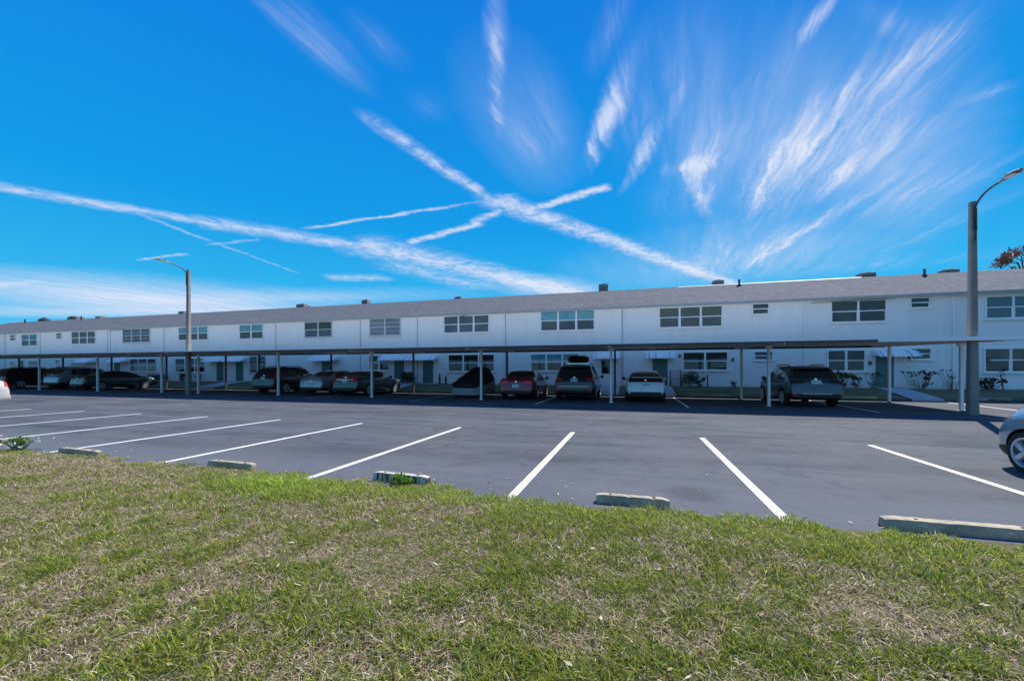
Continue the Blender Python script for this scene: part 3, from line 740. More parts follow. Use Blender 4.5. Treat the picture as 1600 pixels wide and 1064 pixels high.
# ------------------------------------------------------------------ carport
CF, CRR, CL, CR_ = 17.0, 24.8, -72.0, 12.1
def cz(y): return 2.50 + (y - CF) / (CRR - CF) * .20          # underside of the deck
cp = empty('carport', (0, 21, 0), 0, 'long flat roofed carport on slim white posts in front of the apartments', 'carport')
cinv = Matrix.Translation(-Vector(cp.location))
def cpart(mb, name, mt, smooth=None, bevel=0):
    o = mb.build(name, mt, None, smooth, True, bevel); o.parent = cp; o.matrix_parent_inverse = cinv; return o
b = MB(); pitch = .3; xs = []; x = CL
while x < CR_ - .01: xs.append(x); x += pitch
xs.append(CR_)
rows0, rows1 = [], []
pr = []
for x in xs[:-1]:
    pr += [(x, 0), (x + .05, 0), (x + .06, .012), (x + .24, .012), (x + .25, 0)]
pr.append((CR_, 0))
rows0 = [[(px_, CF, cz(CF) + q) for px_, q in pr], [(px_, CRR, cz(CRR) + q) for px_, q in pr]]
b.grid(rows0, 0)
b.add([(CL, CF, cz(CF) + .062), (CR_, CF, cz(CF) + .062), (CR_, CRR, cz(CRR) + .062), (CL, CRR, cz(CRR) + .062)], [(0, 1, 2, 3)], 1)
cpart(b, 'roof_deck', [M['deck_under'], M['deck_top']])
XS = XA(1371.5, CF)
b = MB(); b.box(CL, XS, CF - .03, CF - .002, 2.522, 2.568); b.box(CL, XS, CF - .012, CF - .002, 2.468, 2.521, 1); b.box(CL, XS, CF, CF + .05, 2.468, 2.478, 1)
cpart(b, 'front_gutter', [M['white'], M['dark_metal']])
b = MB(); b.box(XS + .002, CR_ + .03, CF - .035, CF - .003, 2.44, 2.572); cpart(b, 'front_fascia', M['white'])
b = MB()
b.add([(CR_ + .004, CF - .003, 2.44), (CR_ + .03, CF - .003, 2.44), (CR_ + .03, CRR, 2.64), (CR_ + .004, CRR, 2.64), (CR_ + .004, CF - .003, 2.572), (CR_ + .03, CF - .003, 2.572), (CR_ + .03, CRR, 2.772), (CR_ + .004, CRR, 2.772)],
      [(0, 3, 2, 1), (4, 5, 6, 7), (0, 1, 5, 4), (1, 2, 6, 5), (2, 3, 7, 6), (3, 0, 4, 7)])
cpart(b, 'side_fascia', M['white'])
b = MB(); b.box(CL, CR_, CRR + .002, CRR + .04, 2.6, 2.77); cpart(b, 'rear_fascia', M['dark_metal'])
POSTS = [11.54, 5.35, -.92, -7.18, -13.47, -19.8, -26.1, -29.3, -35.5, -41.9, -48.2, -54.5, -60.8, -67.1]
FY, RY = 18.95, 23.3
for i, x in enumerate(POSTS):
    for yy in (FY, RY):
        z0 = 0 if yy == FY else -.02
        b = MB(); b.box(x - .05, x + .05, yy - .05, yy + .05, z0, cz(yy) - .092)
        b.box(x - .09, x + .09, yy - .09, yy + .09, z0, z0 + .015)
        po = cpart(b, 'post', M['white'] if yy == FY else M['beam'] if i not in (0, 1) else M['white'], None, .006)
        if i % 2 == 1 and yy == RY:
            o2 = MB(); o2.box(x + .052, x + .12, yy - .06, yy - .01, .95, 1.15); q = cpart(o2, 'outlet_box', M['white']); q.parent = po; q.matrix_parent_inverse = cinv
    b = MB(); b.add([(x - .03, CF + .12, cz(CF) - .09), (x + .03, CF + .12, cz(CF) - .09), (x + .03, CRR - .05, cz(CRR) - .09), (x - .03, CRR - .05, cz(CRR) - .09),
                     (x - .03, CF + .12, cz(CF) - .004), (x + .03, CF + .12, cz(CF) - .004), (x + .03, CRR - .05, cz(CRR) - .004), (x - .03, CRR - .05, cz(CRR) - .004)],
                    [(0, 3, 2, 1), (4, 5, 6, 7), (0, 1, 5, 4), (1, 2, 6, 5), (2, 3, 7, 6), (3, 0, 4, 7)])
    b.box(x - .11, x - .052, FY - .05, FY + .05, cz(FY) - .19, cz(FY) - .093); b.box(x + .052, x + .11, FY - .05, FY + .05, cz(FY) - .19, cz(FY) - .093)
    cpart(b, 'rafter', M['white'])
x = CL + 1.4
while x < XS:
    b = MB(); b.bar((x, CF - .03, 2.56), (x + .01, CF + .03, 2.47), .03, .03); cpart(b, 'gutter_bracket', M['white']); x += 3.15

# ------------------------------------------------------------------ lamp posts
def lamp(px, Y, ztop, base, top, arm, head_z, label):
    x = XA(px, Y)
    o = empty('street_lamp', (x, Y, 0), 0, label, 'street lamp', 'concrete street lamps through the carport')
    b = MB(); rows = []
    for i in range(13):
        t = i / 12; w = base + (top - base) * t; c = w * .18; h = w / 2
        ring = [(-h + c, -h), (h - c, -h), (h, -h + c), (h, h - c), (h - c, h), (-h + c, h), (-h, h - c), (-h, -h + c)]
        rows.append([(p, q, ztop * t) for p, q in ring] + [(ring[0][0], ring[0][1], ztop * t)])
    b.grid(rows); b.add(rows[-1][:8], [tuple(range(8))]); b.build('pole', M['pole'], o, 30)
    n = 14; pts = []
    for i in range(n + 1):
        t = i / n; a = t * math.pi / 2
        pts.append((0, -top / 2 - (arm - .5) * (1 - math.cos(a)) * .98 - .02 * t, ztop - .35 + (head_z - ztop + .33) * math.sin(a)))
    # rises steeply then bends over the lot
    b = MB(); b.tube(pts, .03, 10); b.build('arm', M['dark_metal'], o, 50)
    b = MB(); b.box(-.05, .05, -top / 2 - .04, -top / 2 + .02, ztop - .95, ztop - .25); b.tube([(.0, -top / 2 - .03, ztop - 1.3), (.03, -top / 2 - .05, ztop - .9), (0, -top / 2 - .06, ztop - .5)], .018, 8)
    b.build('bracket', M['dark_metal'], o)
    y0 = pts[-1][1]; z0 = pts[-1][2]
    b = MB(); prof = [(0, .045, .04), (.12, .075, .05), (.25, .13, .055), (.45, .15, .05), (.62, .12, .035), (.70, .05, .02)]
    rows = []
    for (d, w, h) in prof:
        rows.append([(w * math.cos(2 * math.pi * k / 12), y0 - d + .02, z0 + .10 * d + h * math.sin(2 * math.pi * k / 12) * (1 if math.sin(2 * math.pi * k / 12) > 0 else .6)) for k in range(13)])
    b.grid(rows); b.add(rows[0][:12], [tuple(range(12))]); b.add(rows[-1][:12], [tuple(range(12))[::-1]])
    hd = b.build('lamp_head', M['grey_box'], o, 40)
    b = MB(); b.box(-.09, .09, y0 - .56, y0 - .22, z0 - .012, z0 + .006); b.build('lens', M['clearlens'], hd)
    b = MB(); b.tube([(0, y0 - .2, z0 + .05), (0, y0 - .2, z0 + .14)], .04, 10); b.build('photocell', M['black'], hd, 40)
    return o
lamp(1519.5, 17.25, 7.03, .262, .155, 1.5, 7.25, 'tall tapered concrete lamp pole at the right end of the carport')
lamp(294.5, 18.0, 7.5, .262, .155, 1.52, 7.66, 'tapered concrete lamp pole left of the black SUV, its lamp pointing left')

# ------------------------------------------------------------------ cars
def cr(pts, x):
    """monotone-ish cubic through (x, value) points"""
    n = len(pts)
    if x <= pts[0][0]: return pts[0][1]
    if x >= pts[-1][0]: return pts[-1][1]
    for i in range(n - 1):
        if pts[i][0] <= x <= pts[i + 1][0]: break
    x0, y0 = pts[i]; x1, y1 = pts[i + 1]; h = x1 - x0; t = (x - x0) / h; d = (y1 - y0) / h
    def tang(j):
        if j == 0: return (pts[1][1] - pts[0][1]) / (pts[1][0] - pts[0][0])
        if j == n - 1: return (pts[-1][1] - pts[-2][1]) / (pts[-1][0] - pts[-2][0])
        a = (pts[j][1] - pts[j - 1][1]) / (pts[j][0] - pts[j - 1][0]); c = (pts[j + 1][1] - pts[j][1]) / (pts[j + 1][0] - pts[j][0])
        return 0 if a * c <= 0 else 2 * a * c / (a + c)
    m0, m1 = tang(i), tang(i + 1); t2, t3 = t * t, t * t * t
    return (2 * t3 - 3 * t2 + 1) * y0 + (t3 - 2 * t2 + t) * h * m0 + (-2 * t3 + 3 * t2) * y1 + (t3 - t2) * h * m1

def wheel_meshes():
    b = MB(); b.lathe([(-.105, .70), (-.115, .86), (-.10, .97), (-.05, 1.0), (.05, 1.0), (.10, .97), (.115, .86), (.105, .70), (-.105, .70)], 36, 'x', caps=False); ty = b.mesh('tyre', M['rubber'], 50)
    out = {}
    for ns in (5, 7, 10):
        b = MB(); b.lathe([(.02, .1), (.02, .66)], 30, 'x', mi=1)
        b.lathe([(.07, .70), (.112, .71), (.108, .63), (.04, .61)], 36, 'x', caps=False)
        b.lathe([(.03, .17), (.098, .15), (.104, .08)], 16, 'x')
        for k in range(ns):
            a = 2 * math.pi * k / ns; w0, w1 = (.16, .12) if ns == 5 else (.07, .05) if ns == 7 else (.05, .035)
            ca, sa_ = math.cos(a), math.sin(a)
            def P(r, s, x): return (x, r * ca - s * sa_, r * sa_ + s * ca)
            vs = [P(.12, -w0, .04), P(.12, w0, .04), P(.66, w1, .04), P(.66, -w1, .04), P(.12, -w0 * .8, .1), P(.12, w0 * .8, .1), P(.66, w1 * .8, .1), P(.66, -w1 * .8, .1)]
            b.add(vs, [(4, 5, 6, 7), (0, 1, 5, 4), (1, 2, 6, 5), (2, 3, 7, 6), (3, 0, 4, 7)])
        out[ns] = b.mesh('rim', [M['alloy'], M['hub']], 35)
    return ty, out
TYRE, RIMS = wheel_meshes()

NL, NU = 6, 9
class Car:
    def __init__(s, top, sh, w, sill, wr, H, wheels, rad):
        s.top, s.sh, s.w, s.sill, s.wr, s.H = top, sh, w, sill, wr, H
        s.L = top[-1][0]; s.wheels = wheels; s.rad = rad
        s.shm = max(z for _, z in sh)
    def section(s, y):
        zt, zs, w, zb = cr(s.top, y), cr(s.sh, y), cr(s.w, y), cr(s.sill, y)
        zt = max(zt, zs + .012); c = max(0.0, min(1.0, (zt - zs) / (s.H - s.shm)))
        h = zs - zb
        P = [(w * .92, zb), (w * .975, zb + .14 * h), (w * .995, zb + .38 * h), (w * 1.0, zb + .62 * h), (w * .99, zb + .86 * h), (w * .955, zs)]
        we = w * .93 + (s.wr - w * .93) * c ** .85; ze = zt - .055 * c - .012
        xs0 = w * .955
        for t in (.08, .34, .64, .9): P.append((xs0 + (we - xs0) * t + .025 * c * math.sin(math.pi * t), zs + (ze - zs) * t))
        P.append((we, ze)); P.append((we * .93, zt - .022 * c - .006)); P.append((we * .72, zt - .008 * c - .003)); P.append((we * .36, zt - .001)); P.append((0, zt))
        return P
    def S(s, u, y):
        P = s.section(y); u = max(0, min(len(P) - 1.0001, u)); i = int(u); f = u - i
        return Vector((P[i][0] + (P[i + 1][0] - P[i][0]) * f, y, P[i][1] + (P[i + 1][1] - P[i][1]) * f))
    def patch(s, b, u0, u1, y0, y1, sgn=1, nu=6, ny=8, off=.006, mi=0, y0b=None, y1b=None):
        rows = []
        for j in range(ny + 1):
            row = []
            for i in range(nu + 1):
                fu = i / nu; u = u0 + (u1 - u0) * fu
                a = y0 + ((y0b if y0b is not None else y0) - y0) * fu; c = y1 + ((y1b if y1b is not None else y1) - y1) * fu
                y = a + (c - a) * j / ny
                p = s.S(u, y); du = s.S(u + .05, y) - s.S(u - .05, y); dy = s.S(u, y + .01) - s.S(u, y - .01)
                n = dy.cross(du)
                if n.length < 1e-9: n = Vector((0, 0, 1))
                n.normalize()
                if n.dot(Vector((p.x, (p.y - s.L / 2) * .3, p.z - .5))) < 0: n = -n
                p = p + n * off; row.append((p.x * sgn, p.y, p.z))
            rows.append(row)
        b.grid(rows, mi)
    def body_mesh(s, mats):
        b = MB(); n = 64; rows = []
        for j in range(n + 1):
            t = j / n; y = s.L * (.5 - .5 * math.cos(math.pi * t)) * .7 + s.L * t * .3
            P = s.section(y)
            rows.append([(x, y, z) for x, z in P] + [(-x, y, z) for x, z in P[-2::-1]])
        nc = len(rows[0]); rows = [r + [r[0]] for r in rows]
        b.grid(rows); b.add(rows[0][:-1], [tuple(range(nc))]); b.add(rows[-1][:-1], [tuple(range(nc))[::-1]])
        me = b.mesh('body', mats)
        bm = bmesh.new(); bm.from_mesh(me); bmesh.ops.remove_doubles(bm, verts=bm.verts, dist=.0005); bmesh.ops.recalc_face_normals(bm, faces=bm.faces); bm.to_mesh(me); bm.free()
        tmp = bpy.data.objects.new('tmp', me); COL.objects.link(tmp); cutters = []
        cb = MB()
        for wy in s.wheels:
            for sg in (-1, 1):
                w = cr(s.w, wy); cb.lathe([(sg * (w - .26), s.rad * 1.14), (sg * (w + .2), s.rad * 1.14)], 32, 'x', (0, wy, s.rad * 1.0))
        cm = cb.mesh('cut', [M['hub']]); co = bpy.data.objects.new('cut', cm); COL.objects.link(co)
        me.materials.append(M['hub'])
        for p in cm.polygons: p.material_index = 0
        md = tmp.modifiers.new('b', 'BOOLEAN'); md.operation = 'DIFFERENCE'; md.object = co; md.solver = 'EXACT'
        try: md.material_mode = 'TRANSFER'
        except Exception: pass
        dg = bpy.context.evaluated_depsgraph_get(); dg.update()
        out = bpy.data.meshes.new_from_object(tmp.evaluated_get(dg)); out.name = 'body'
        bpy.data.objects.remove(tmp); bpy.data.objects.remove(co)
        for p in out.polygons: p.use_smooth = True
        out.set_sharp_from_angle(angle=R(38))
        return out

def sedan(L=4.75, H=1.45, W=1.82, k=0):
    h = W / 2
    return Car([(0, .52), (.05, .78), (.13, 1.0 + k), (.22, 1.06 + k), (.75, 1.09 + k * .6), (1.5, 1.39 * H / 1.45), (2.15, H), (2.6, H - .02), (3.0, H - .11), (3.75, 1.0), (4.3, .92), (4.6, .82), (L, .66)],
               [(0, .48), (.05, .72), (.14, .9), (.8, .985), (2.0, .95), (3.4, .915), (4.3, .82), (4.6, .72), (L, .58)],
               [(0, h * .78), (.06, h * .88), (.25, h * .95), (.8, h), (2.4, h), (3.8, h * .985), (4.4, h * .93), (4.65, h * .84), (L, h * .68)],
               [(0, .34), (.5, .24), (1, .2), (3.6, .2), (4.3, .22), (L, .3)], h * .66, H, (1.02, 3.78), .325)
def suv(L=4.55, H=1.68, W=1.86, rake=0.0):
    h = W / 2
    return Car([(0, .55), (.04, .8), (.10, 1.02), (.2 + rake * .3, 1.16), (.42 + rake, H - .16), (.62 + rake, H - .05), (1.3, H), (2.2, H), (2.7, H - .07), (3.4, 1.17), (3.9, 1.07), (4.35, .92), (L, .62)],
               [(0, .5), (.04, .76), (.12, .98), (.4, 1.06), (2.0, 1.02), (3.2, 1.0), (4.1, .9), (4.38, .78), (L, .55)],
               [(0, h * .84), (.06, h * .92), (.25, h * .965), (.8, h), (2.4, h), (3.7, h), (4.2, h * .93), (4.45, h * .8), (L, h * .6)],
               [(0, .42), (.5, .3), (1, .25), (3.4, .25), (4.1, .28), (L, .36)], h * .72, H, (.92, 3.6), .36)
def hatch(L=4.4, H=1.47, W=1.76):
    h = W / 2
    return Car([(0, .55), (.04, .8), (.12, .95), (.28, 1.08), (.34, 1.14), (.9, 1.33), (1.6, 1.45), (2.0, H), (2.4, H - .02), (2.8, H - .1), (3.55, .99), (4.0, .87), (4.25, .75), (L, .52)],
               [(0, .5), (.04, .74), (.14, .9), (.5, .99), (2.0, .95), (3.2, .9), (4.0, .76), (4.25, .64), (L, .46)],
               [(0, h * .8), (.06, h * .9), (.25, h * .96), (.8, h), (2.4, h), (3.5, h * .98), (4.05, h * .88), (4.25, h * .76), (L, h * .5)],
               [(0, .36), (.5, .24), (1, .2), (3.4, .2), (4.0, .22), (L, .3)], h * .66, H, (.86, 3.55), .315)
def bubble():
    h = .86; L = 4.1; H = 1.5
    return Car([(0, .42), (.04, .55), (.14, .72), (.4, .92), (.75, 1.05), (1.25, 1.28), (1.8, H - .03), (2.2, H), (2.6, H - .06), (3.0, 1.28), (3.35, 1.02), (3.7, .86), (3.95, .68), (L, .45)],
               [(0, .38), (.04, .5), (.14, .64), (.4, .80), (.75, .87), (2.0, .9), (3.2, .86), (3.7, .74), (3.95, .6), (L, .4)],
               [(0, h * .7), (.05, h * .84), (.16, h * .93), (.45, h * 1.0), (.9, h * 1.0), (2.0, h * .96), (3.2, h), (3.6, h * .96), (3.9, h * .84), (L, h * .6)],
               [(0, .24), (.3, .2), (1, .2), (3.2, .2), (3.7, .22), (L, .28)], h * .62, H, (.66, 3.25), .30)

def make_car(name, c, paint, loc, rz, label, cat='car', rear_win=(.75, 1.4), side=(1.15, 3.2), shield=(2.95, 3.65), lights='wide', plate_z=.85, rim=5,
             rails=False, bumper=True, strip=None, group='cars parked in the lot', dark_lower=True, spoiler=False, panel=None, reflectors=0, badge=True, tail_u=(4.2, 9.6), tail_y=(.03, .14), tail_mat='tail'):
    o = empty(name, loc, rz, label, cat, group)
    link('body', c.body_mesh([paint]), o)
    N = len(c.section(1.0)) - 1
    b = MB(); c.patch(b, 10.9, N, rear_win[0], rear_win[1], 1, 8, 8, .007); c.patch(b, 10.9, N, rear_win[0], rear_win[1], -1, 8, 8, .007); b.build('rear_window', M['carglass'], o, 50)
    b = MB(); c.patch(b, 10.9, N, shield[0], shield[1], 1, 8, 8, .007); c.patch(b, 10.9, N, shield[0], shield[1], -1, 8, 8, .007); b.build('windscreen', M['carglass'], o, 50)
    ya, yb = side; n = 3 if (yb - ya) > 2.3 else 2; cuts = [ya + (yb - ya) * f for f in ((0, .2, .58, 1) if n == 3 else (0, .5, 1))]
    for sg in (-1, 1):
        for q in range(n):
            y0, y1 = cuts[q] + (.03 if q else 0), cuts[q + 1] - .03
            b = MB(); c.patch(b, 6.15, 9.75, y0, y1, sg, 5, 6, .007, y0b=y0 + (.28 if q == 0 else 0), y1b=y1 - (.42 if q == n - 1 else 0))
            b.build('side_window', M['carglass'], o, 50)
    for sg in (-1, 1):
        b = MB(); c.patch(b, tail_u[0], tail_u[1], tail_y[0], tail_y[1], sg, 6, 4, .014); b.build('tail_light', M[tail_mat], o, 50)
        b = MB(); c.patch(b, 4.3, 6.6, c.L - .55, c.L - .26, sg, 4, 5, .01); b.build('headlight', M['clearlens'], o, 50)
        w = cr(c.w, c.L * .63); zz = cr(c.sh, c.L * .63) + .06
        b = MB(); b.tube([(sg * (w * .93), c.L * .63, zz), (sg * (w + .06), c.L * .63, zz + .03)], .025, 8)
        b.lathe([(-.05, .05), (-.03, .085), (.03, .09), (.05, .06)], 14, 'y', (sg * (w + .13), c.L * .63, zz + .05)); b.build('mirror', [paint if random.random() < .4 else M['black']], o, 50)
    if bumper:
        b = MB(); zl = c.section(.03)[0][1]
        c.patch(b, 0, 1.6, .004, .5, 1, 3, 6, .012); c.patch(b, 0, 1.6, .004, .5, -1, 3, 6, .012)
        w = cr(c.w, 0) * .95; b.box(-w, w, -.035, .05, zl + .0, zl + .13); b.build('rear_bumper', M['black'] if dark_lower else paint, o, 50)
    for wy in c.wheels:
        for sg in (-1, 1):
            w = cr(c.w, wy)
            wo = link('wheel', TYRE, o, (sg * (w - .10), wy, c.rad), (0, 0, 0 if sg > 0 else math.pi), (c.rad * .0 + .95, c.rad, c.rad))
            link('rim', RIMS[rim], wo)
    # licence plate, badge on the tail
    def at_z(z):
        y = 0.0
        while y < .6 and cr(c.top, y) < z: y += .004
        return y
    y = at_z(plate_z); y2 = at_z(plate_z + .14)
    p0 = Vector((0, y - .018, plate_z)); p1 = Vector((0, y2 - .018, plate_z + .14)); d = (p1 - p0).normalized(); nrm = Vector((0, -d.z, d.y))
    def board(bm_, hw, a, e, off, th, mi=0):
        q0, q1 = p0 + d * a + nrm * off, p0 + d * e + nrm * off
        vs = [q0 + Vector((-hw, 0, 0)), q0 + Vector((hw, 0, 0)), q1 + Vector((hw, 0, 0)), q1 + Vector((-hw, 0, 0))]
        vs += [v + nrm * th for v in vs]
        bm_.add(vs, [(0, 3, 2, 1), (4, 5, 6, 7), (0, 1, 5, 4), (1, 2, 6, 5), (2, 3, 7, 6), (3, 0, 4, 7)], mi)
    b = MB(); board(b, .165, 0, .155, 0, .008)
    po = b.build('licence_plate', M['plate'], o)
    b = MB()
    for k in range(6):
        if k == 3: continue
        xx = -.115 + k * .044
        q0, q1 = p0 + d * .045 + nrm * .0085, p0 + d * .11 + nrm * .0085
        b.add([q0 + Vector((xx, 0, 0)), q0 + Vector((xx + .026, 0, 0)), q1 + Vector((xx + .026, 0, 0)), q1 + Vector((xx, 0, 0))], [(0, 1, 2, 3)])
    b.build('plate_characters', M['plate_ink'], po)
    if badge:
        zc_ = min(plate_z + .26, cr(c.top, .2) - .03); yb_ = at_z(zc_)
        b = MB(); b.lathe([(-.016, .03), (-.012, .055), (.02, .055)], 16, 'y', (0, yb_, zc_)); b.build('badge', M['chrome'], o, 40)
    if strip:
        z0, z1, mt, ww = strip; ya_ = at_z((z0 + z1) / 2)
        b = MB(); b.box(-ww, ww, ya_ - .022, ya_ + .05, z0, z1); b.build('tail_trim', M[mt], o, None, True, .006)
    if reflectors:
        for sg in (-1, 1):
            b = MB(); b.box(sg * .72 - .13, sg * .72 + .13, -.03, .1, reflectors - .04, reflectors + .04); b.build('reflector', M['tail'], o, None, True, .01)
    if panel:
        b = MB()
        for sg in (-1, 1): c.patch(b, 9.2, N, panel[0], panel[1], sg, 8, 5, .009)
        b.build('tail_panel', M['black'], o, 50)
    if spoiler:
        y = rear_win[1] + .0; z = cr(c.top, y)
        b = MB(); b.box(-c.wr * .9, c.wr * .9, y - .24, y + .08, z - .035, z + .005); b.build('spoiler', [paint], o, None, True, .012)
    if rails:
        for sg in (-1, 1):
            x = sg * c.wr * .92; b = MB(); zz = c.H - .01
            pts = [(x, 1.0 + (2.6 - 1.0) * t / 8, zz + .05 * min(1, 4 * min(t / 8, 1 - t / 8)) ** .5) for t in range(9)]
            b.tube(pts, .022, 8); b.build('roof_rail', M['black'], o, 50)
    return o

P_ = lambda n, c, m=.0, r=.32: car_paint(n, c, m, r)
RYC = 19.0
make_car('parked_suv', suv(4.55, 1.66, 1.86, .12), P_('slate_grey_paint', (.045, .065, .08), .3), (6.9, 18.55, 0), 0, 'slate grey SUV with wide rear screen right of the white hatchback', 'SUV',
         rear_win=(.25, .66), side=(.75, 3.1), shield=(2.75, 3.4), plate_z=.93, rails=True, strip=(.52, .56, 'chrome', .5), tail_u=(4.9, 12.5), tail_y=(.075, .13), tail_mat='black', reflectors=.53, spoiler=True)
make_car('parked_hatchback', hatch(), P_('white_paint_car', (.80, .82, .84), .0), (.58, 19.45, 0), 0, 'white hatchback with black tail panel and black lower bumper', 'car',
         rear_win=(.36, .98), side=(1.0, 3.05), shield=(2.75, 3.45), plate_z=.74, panel=(.10, .33), strip=(1.115, 1.15, 'white', .6), tail_u=(4.6, 9.1), tail_y=(.16, .32), tail_mat='clearlens', rim=7)
sv = make_car('parked_suv', suv(4.95, 1.76, 1.96, .1), P_('dark_green_grey_paint', (.018, .026, .03), .2), (-2.68, 19.5, 0), 0, 'dark green grey SUV carrying a black roof box', 'SUV',
         rear_win=(.26, .62), side=(.8, 3.1), shield=(2.75, 3.4), plate_z=.92, rails=True, strip=(.68, .71, 'chrome', .72), tail_u=(4.6, 12.0), tail_y=(.085, .17), reflectors=.56, spoiler=True)
rb = empty('roof_box', (-2.68, 21.4, 1.79), 0, 'black glossy roof box strapped on top of the dark SUV', 'roof box')
b = MB(); rows = []
for j in range(17):
    t = j / 16; y = -.95 + 1.9 * t; s_ = (1 - abs(2 * t - 1) ** 3.5) ** .5 if 0 < t < 1 else .02
    rows.append([(.52 * max(.55, s_) * math.copysign(abs(math.cos(a)) ** .55, math.cos(a)), y, .23 + .2 * s_ * math.copysign(abs(math.sin(a)) ** .6, math.sin(a))) for a in [2 * math.pi * k / 20 for k in range(21)]])
b.grid(rows); b.add(rows[0][:20], [tuple(range(20))]); b.add(rows[-1][:20], [tuple(range(20))[::-1]]); b.build('shell', M['black'], rb, 50)
b = MB(); b.box(-.6, .6, -.5, -.45, .0, .035); b.box(-.6, .6, .45, .5, .0, .035); b.build('crossbar', M['chrome'], rb)
make_car('parked_sedan', sedan(4.8, 1.48, 1.86, .02), P_('wine_red_paint', (.24, .012, .016), .1), (-5.5, 19.25, 0), R(2), 'wine red sedan with white plate next to the covered trike', 'car',
         rear_win=(.8, 1.5), side=(1.15, 3.3), shield=(2.95, 3.65), plate_z=.62, strip=(.40, .43, 'chrome', .7), tail_u=(4.4, 12.4), tail_y=(.06, .125), rim=10)
make_car('parked_sedan', sedan(4.85, 1.45, 1.84, .0), P_('graphite_grey_paint', (.07, .075, .085), .35), (-15.7, 19.5, 0), 0, 'graphite grey sedan with its white lettered plate, left of the covered trike', 'car',
         rear_win=(.8, 1.5), side=(1.15, 3.3), shield=(2.95, 3.65), plate_z=.76, strip=(.92, .95, 'chrome', .55), tail_u=(4.5, 12.3), tail_y=(.075, .135), rim=10)
make_car('parked_sedan', sedan(4.72, 1.46, 1.78, .0), P_('silver_paint', (.34, .37, .40), .4), (-18.3, 19.75, 0), 0, 'silver car half hidden between the black SUV and the grey sedan', 'car',
         rear_win=(.8, 1.5), side=(1.15, 3.3), shield=(2.95, 3.65), plate_z=.55, tail_u=(4.5, 7.5), tail_y=(.06, .14))
make_car('parked_suv', suv(4.6, 1.68, 1.84, .02), P_('black_suv_paint', (.03, .034, .04), .3), (-21.7, 19.55, 0), R(1), 'black SUV with upright red tail lights, roof rails', 'SUV',
         rear_win=(.26, .5), side=(.75, 3.1), shield=(2.75, 3.4), plate_z=.9, rails=True, strip=(.84, .86, 'chrome', .5), tail_u=(4.6, 9.8), tail_y=(.10, .34))
make_car('parked_sedan', sedan(4.9, 1.42, 1.82, .0), P_('dark_teal_paint', (.022, .055, .06), .35), (-38.7, 19.4, 0), R(-1), 'dark teal sedan with clear tail lamps in front of the pale blue SUV', 'car',
         rear_win=(.8, 1.5), side=(1.15, 3.3), shield=(2.95, 3.65), plate_z=.6, tail_u=(4.5, 12.0), tail_y=(.07, .13), rim=10, strip=(.40, .45, 'chrome', .5))
make_car('parked_suv', suv(4.6, 1.66, 1.84, .14), P_('pale_blue_paint', (.25, .34, .43), .35), (-42.1, 19.6, 0), 0, 'pale metallic blue SUV second from the left', 'SUV',
         rear_win=(.28, .66), side=(.75, 3.1), shield=(2.75, 3.4), plate_z=.85, tail_u=(4.9, 11.5), tail_y=(.09, .17))
make_car('parked_suv', suv(5.0, 1.66, 1.95, .0), P_('deep_black_paint', (.008, .008, .01), .2), (-48.0, 19.3, 0), 0, 'deep black SUV under the far left of the carport', 'SUV',
         rear_win=(.26, .5), side=(.75, 3.1), shield=(2.75, 3.4), plate_z=.85, rails=True, strip=(.45, .5, 'chrome', .7))
make_car('parked_suv', suv(4.7, 1.70, 1.88, .0), P_('charcoal_paint', (.012, .013, .015), .2), (-44.9, 20.6, 0), 0, 'charcoal SUV tucked between the deep black and pale blue SUVs', 'SUV',
         rear_win=(.26, .5), side=(.75, 3.1), shield=(2.75, 3.4), plate_z=.85, rails=True)
make_car("parked_sedan", sedan(4.74, 1.44, 1.8, .0), P_('champagne_white_paint', (.68, .64, .58), .15), (-24.55, 9.95, 0), math.pi, 'sunlit champagne sedan, only its tail inside the left photo edge', 'car',
         rear_win=(.8, 1.5), side=(1.15, 3.3), shield=(2.95, 3.65), plate_z=.7, dark_lower=False, tail_u=(4.2, 10.5), tail_y=(.06, .2))
make_car('parked_hatchback', bubble(), P_('silver_blue_paint', (.38, .46, .54), .55, .25), (6.22, 8.3, 0), math.pi, 'silver blue rounded car cut by the right photo edge', 'car',
         rear_win=(1.0, 1.7), side=(1.5, 2.9), shield=(2.65, 3.3), plate_z=.5, rim=5, tail_u=(5.2, 7.0), tail_y=(.2, .32), badge=True)

# covered trike
tr = empty('covered_trike', (-8.55, 20.1, 0), 0, 'low vehicle hidden under a fitted grey and black cover', 'covered vehicle')
b = MB(); b2 = MB(); b3 = MB()
prof = [(0, .66), (.08, .78), (.3, .90), (.7, 1.06), (1.2, 1.28), (1.6, 1.44), (1.85, 1.52), (2.05, 1.63), (2.35, 1.66), (2.6, 1.55), (2.8, 1.25), (2.95, .8)]
wid = [(0, .66), (.08, .78), (.3, .88), (.9, .92), (1.6, .9), (2.3, .88), (2.7, .8), (2.95, .6)]
def cov(u, y):
    zt, w = cr(prof, y), cr(wid, y); zs, zm = .14, min(zt * .86, .70)
    if u < .5:
        t = u / .5; x = w * (.90 + .10 * math.sin(math.pi * (.15 + .6 * t))); z = zs + (zm - zs) * t
    else:
        a = (u - .5) / .5 * math.pi / 2; x = w * (.90 + .10 * math.sin(math.pi * .75)) * max(0, math.cos(a)) ** .62 * (1 - .22 * max(0, zt - .9) * math.sin(a)); z = zm + (zt - zm) * math.sin(a) ** .85
    wr_ = .016 * math.sin(7 * y + 11 * u) + .010 * math.sin(19 * y - 9 * u) + .008 * math.sin(31 * u + 3 * y)
    return x + wr_ * min(1, x * 4), y, z + wr_ * .6
ys = [2.95 * i / 44 for i in range(45)]; us = [i / 22 for i in range(23)]
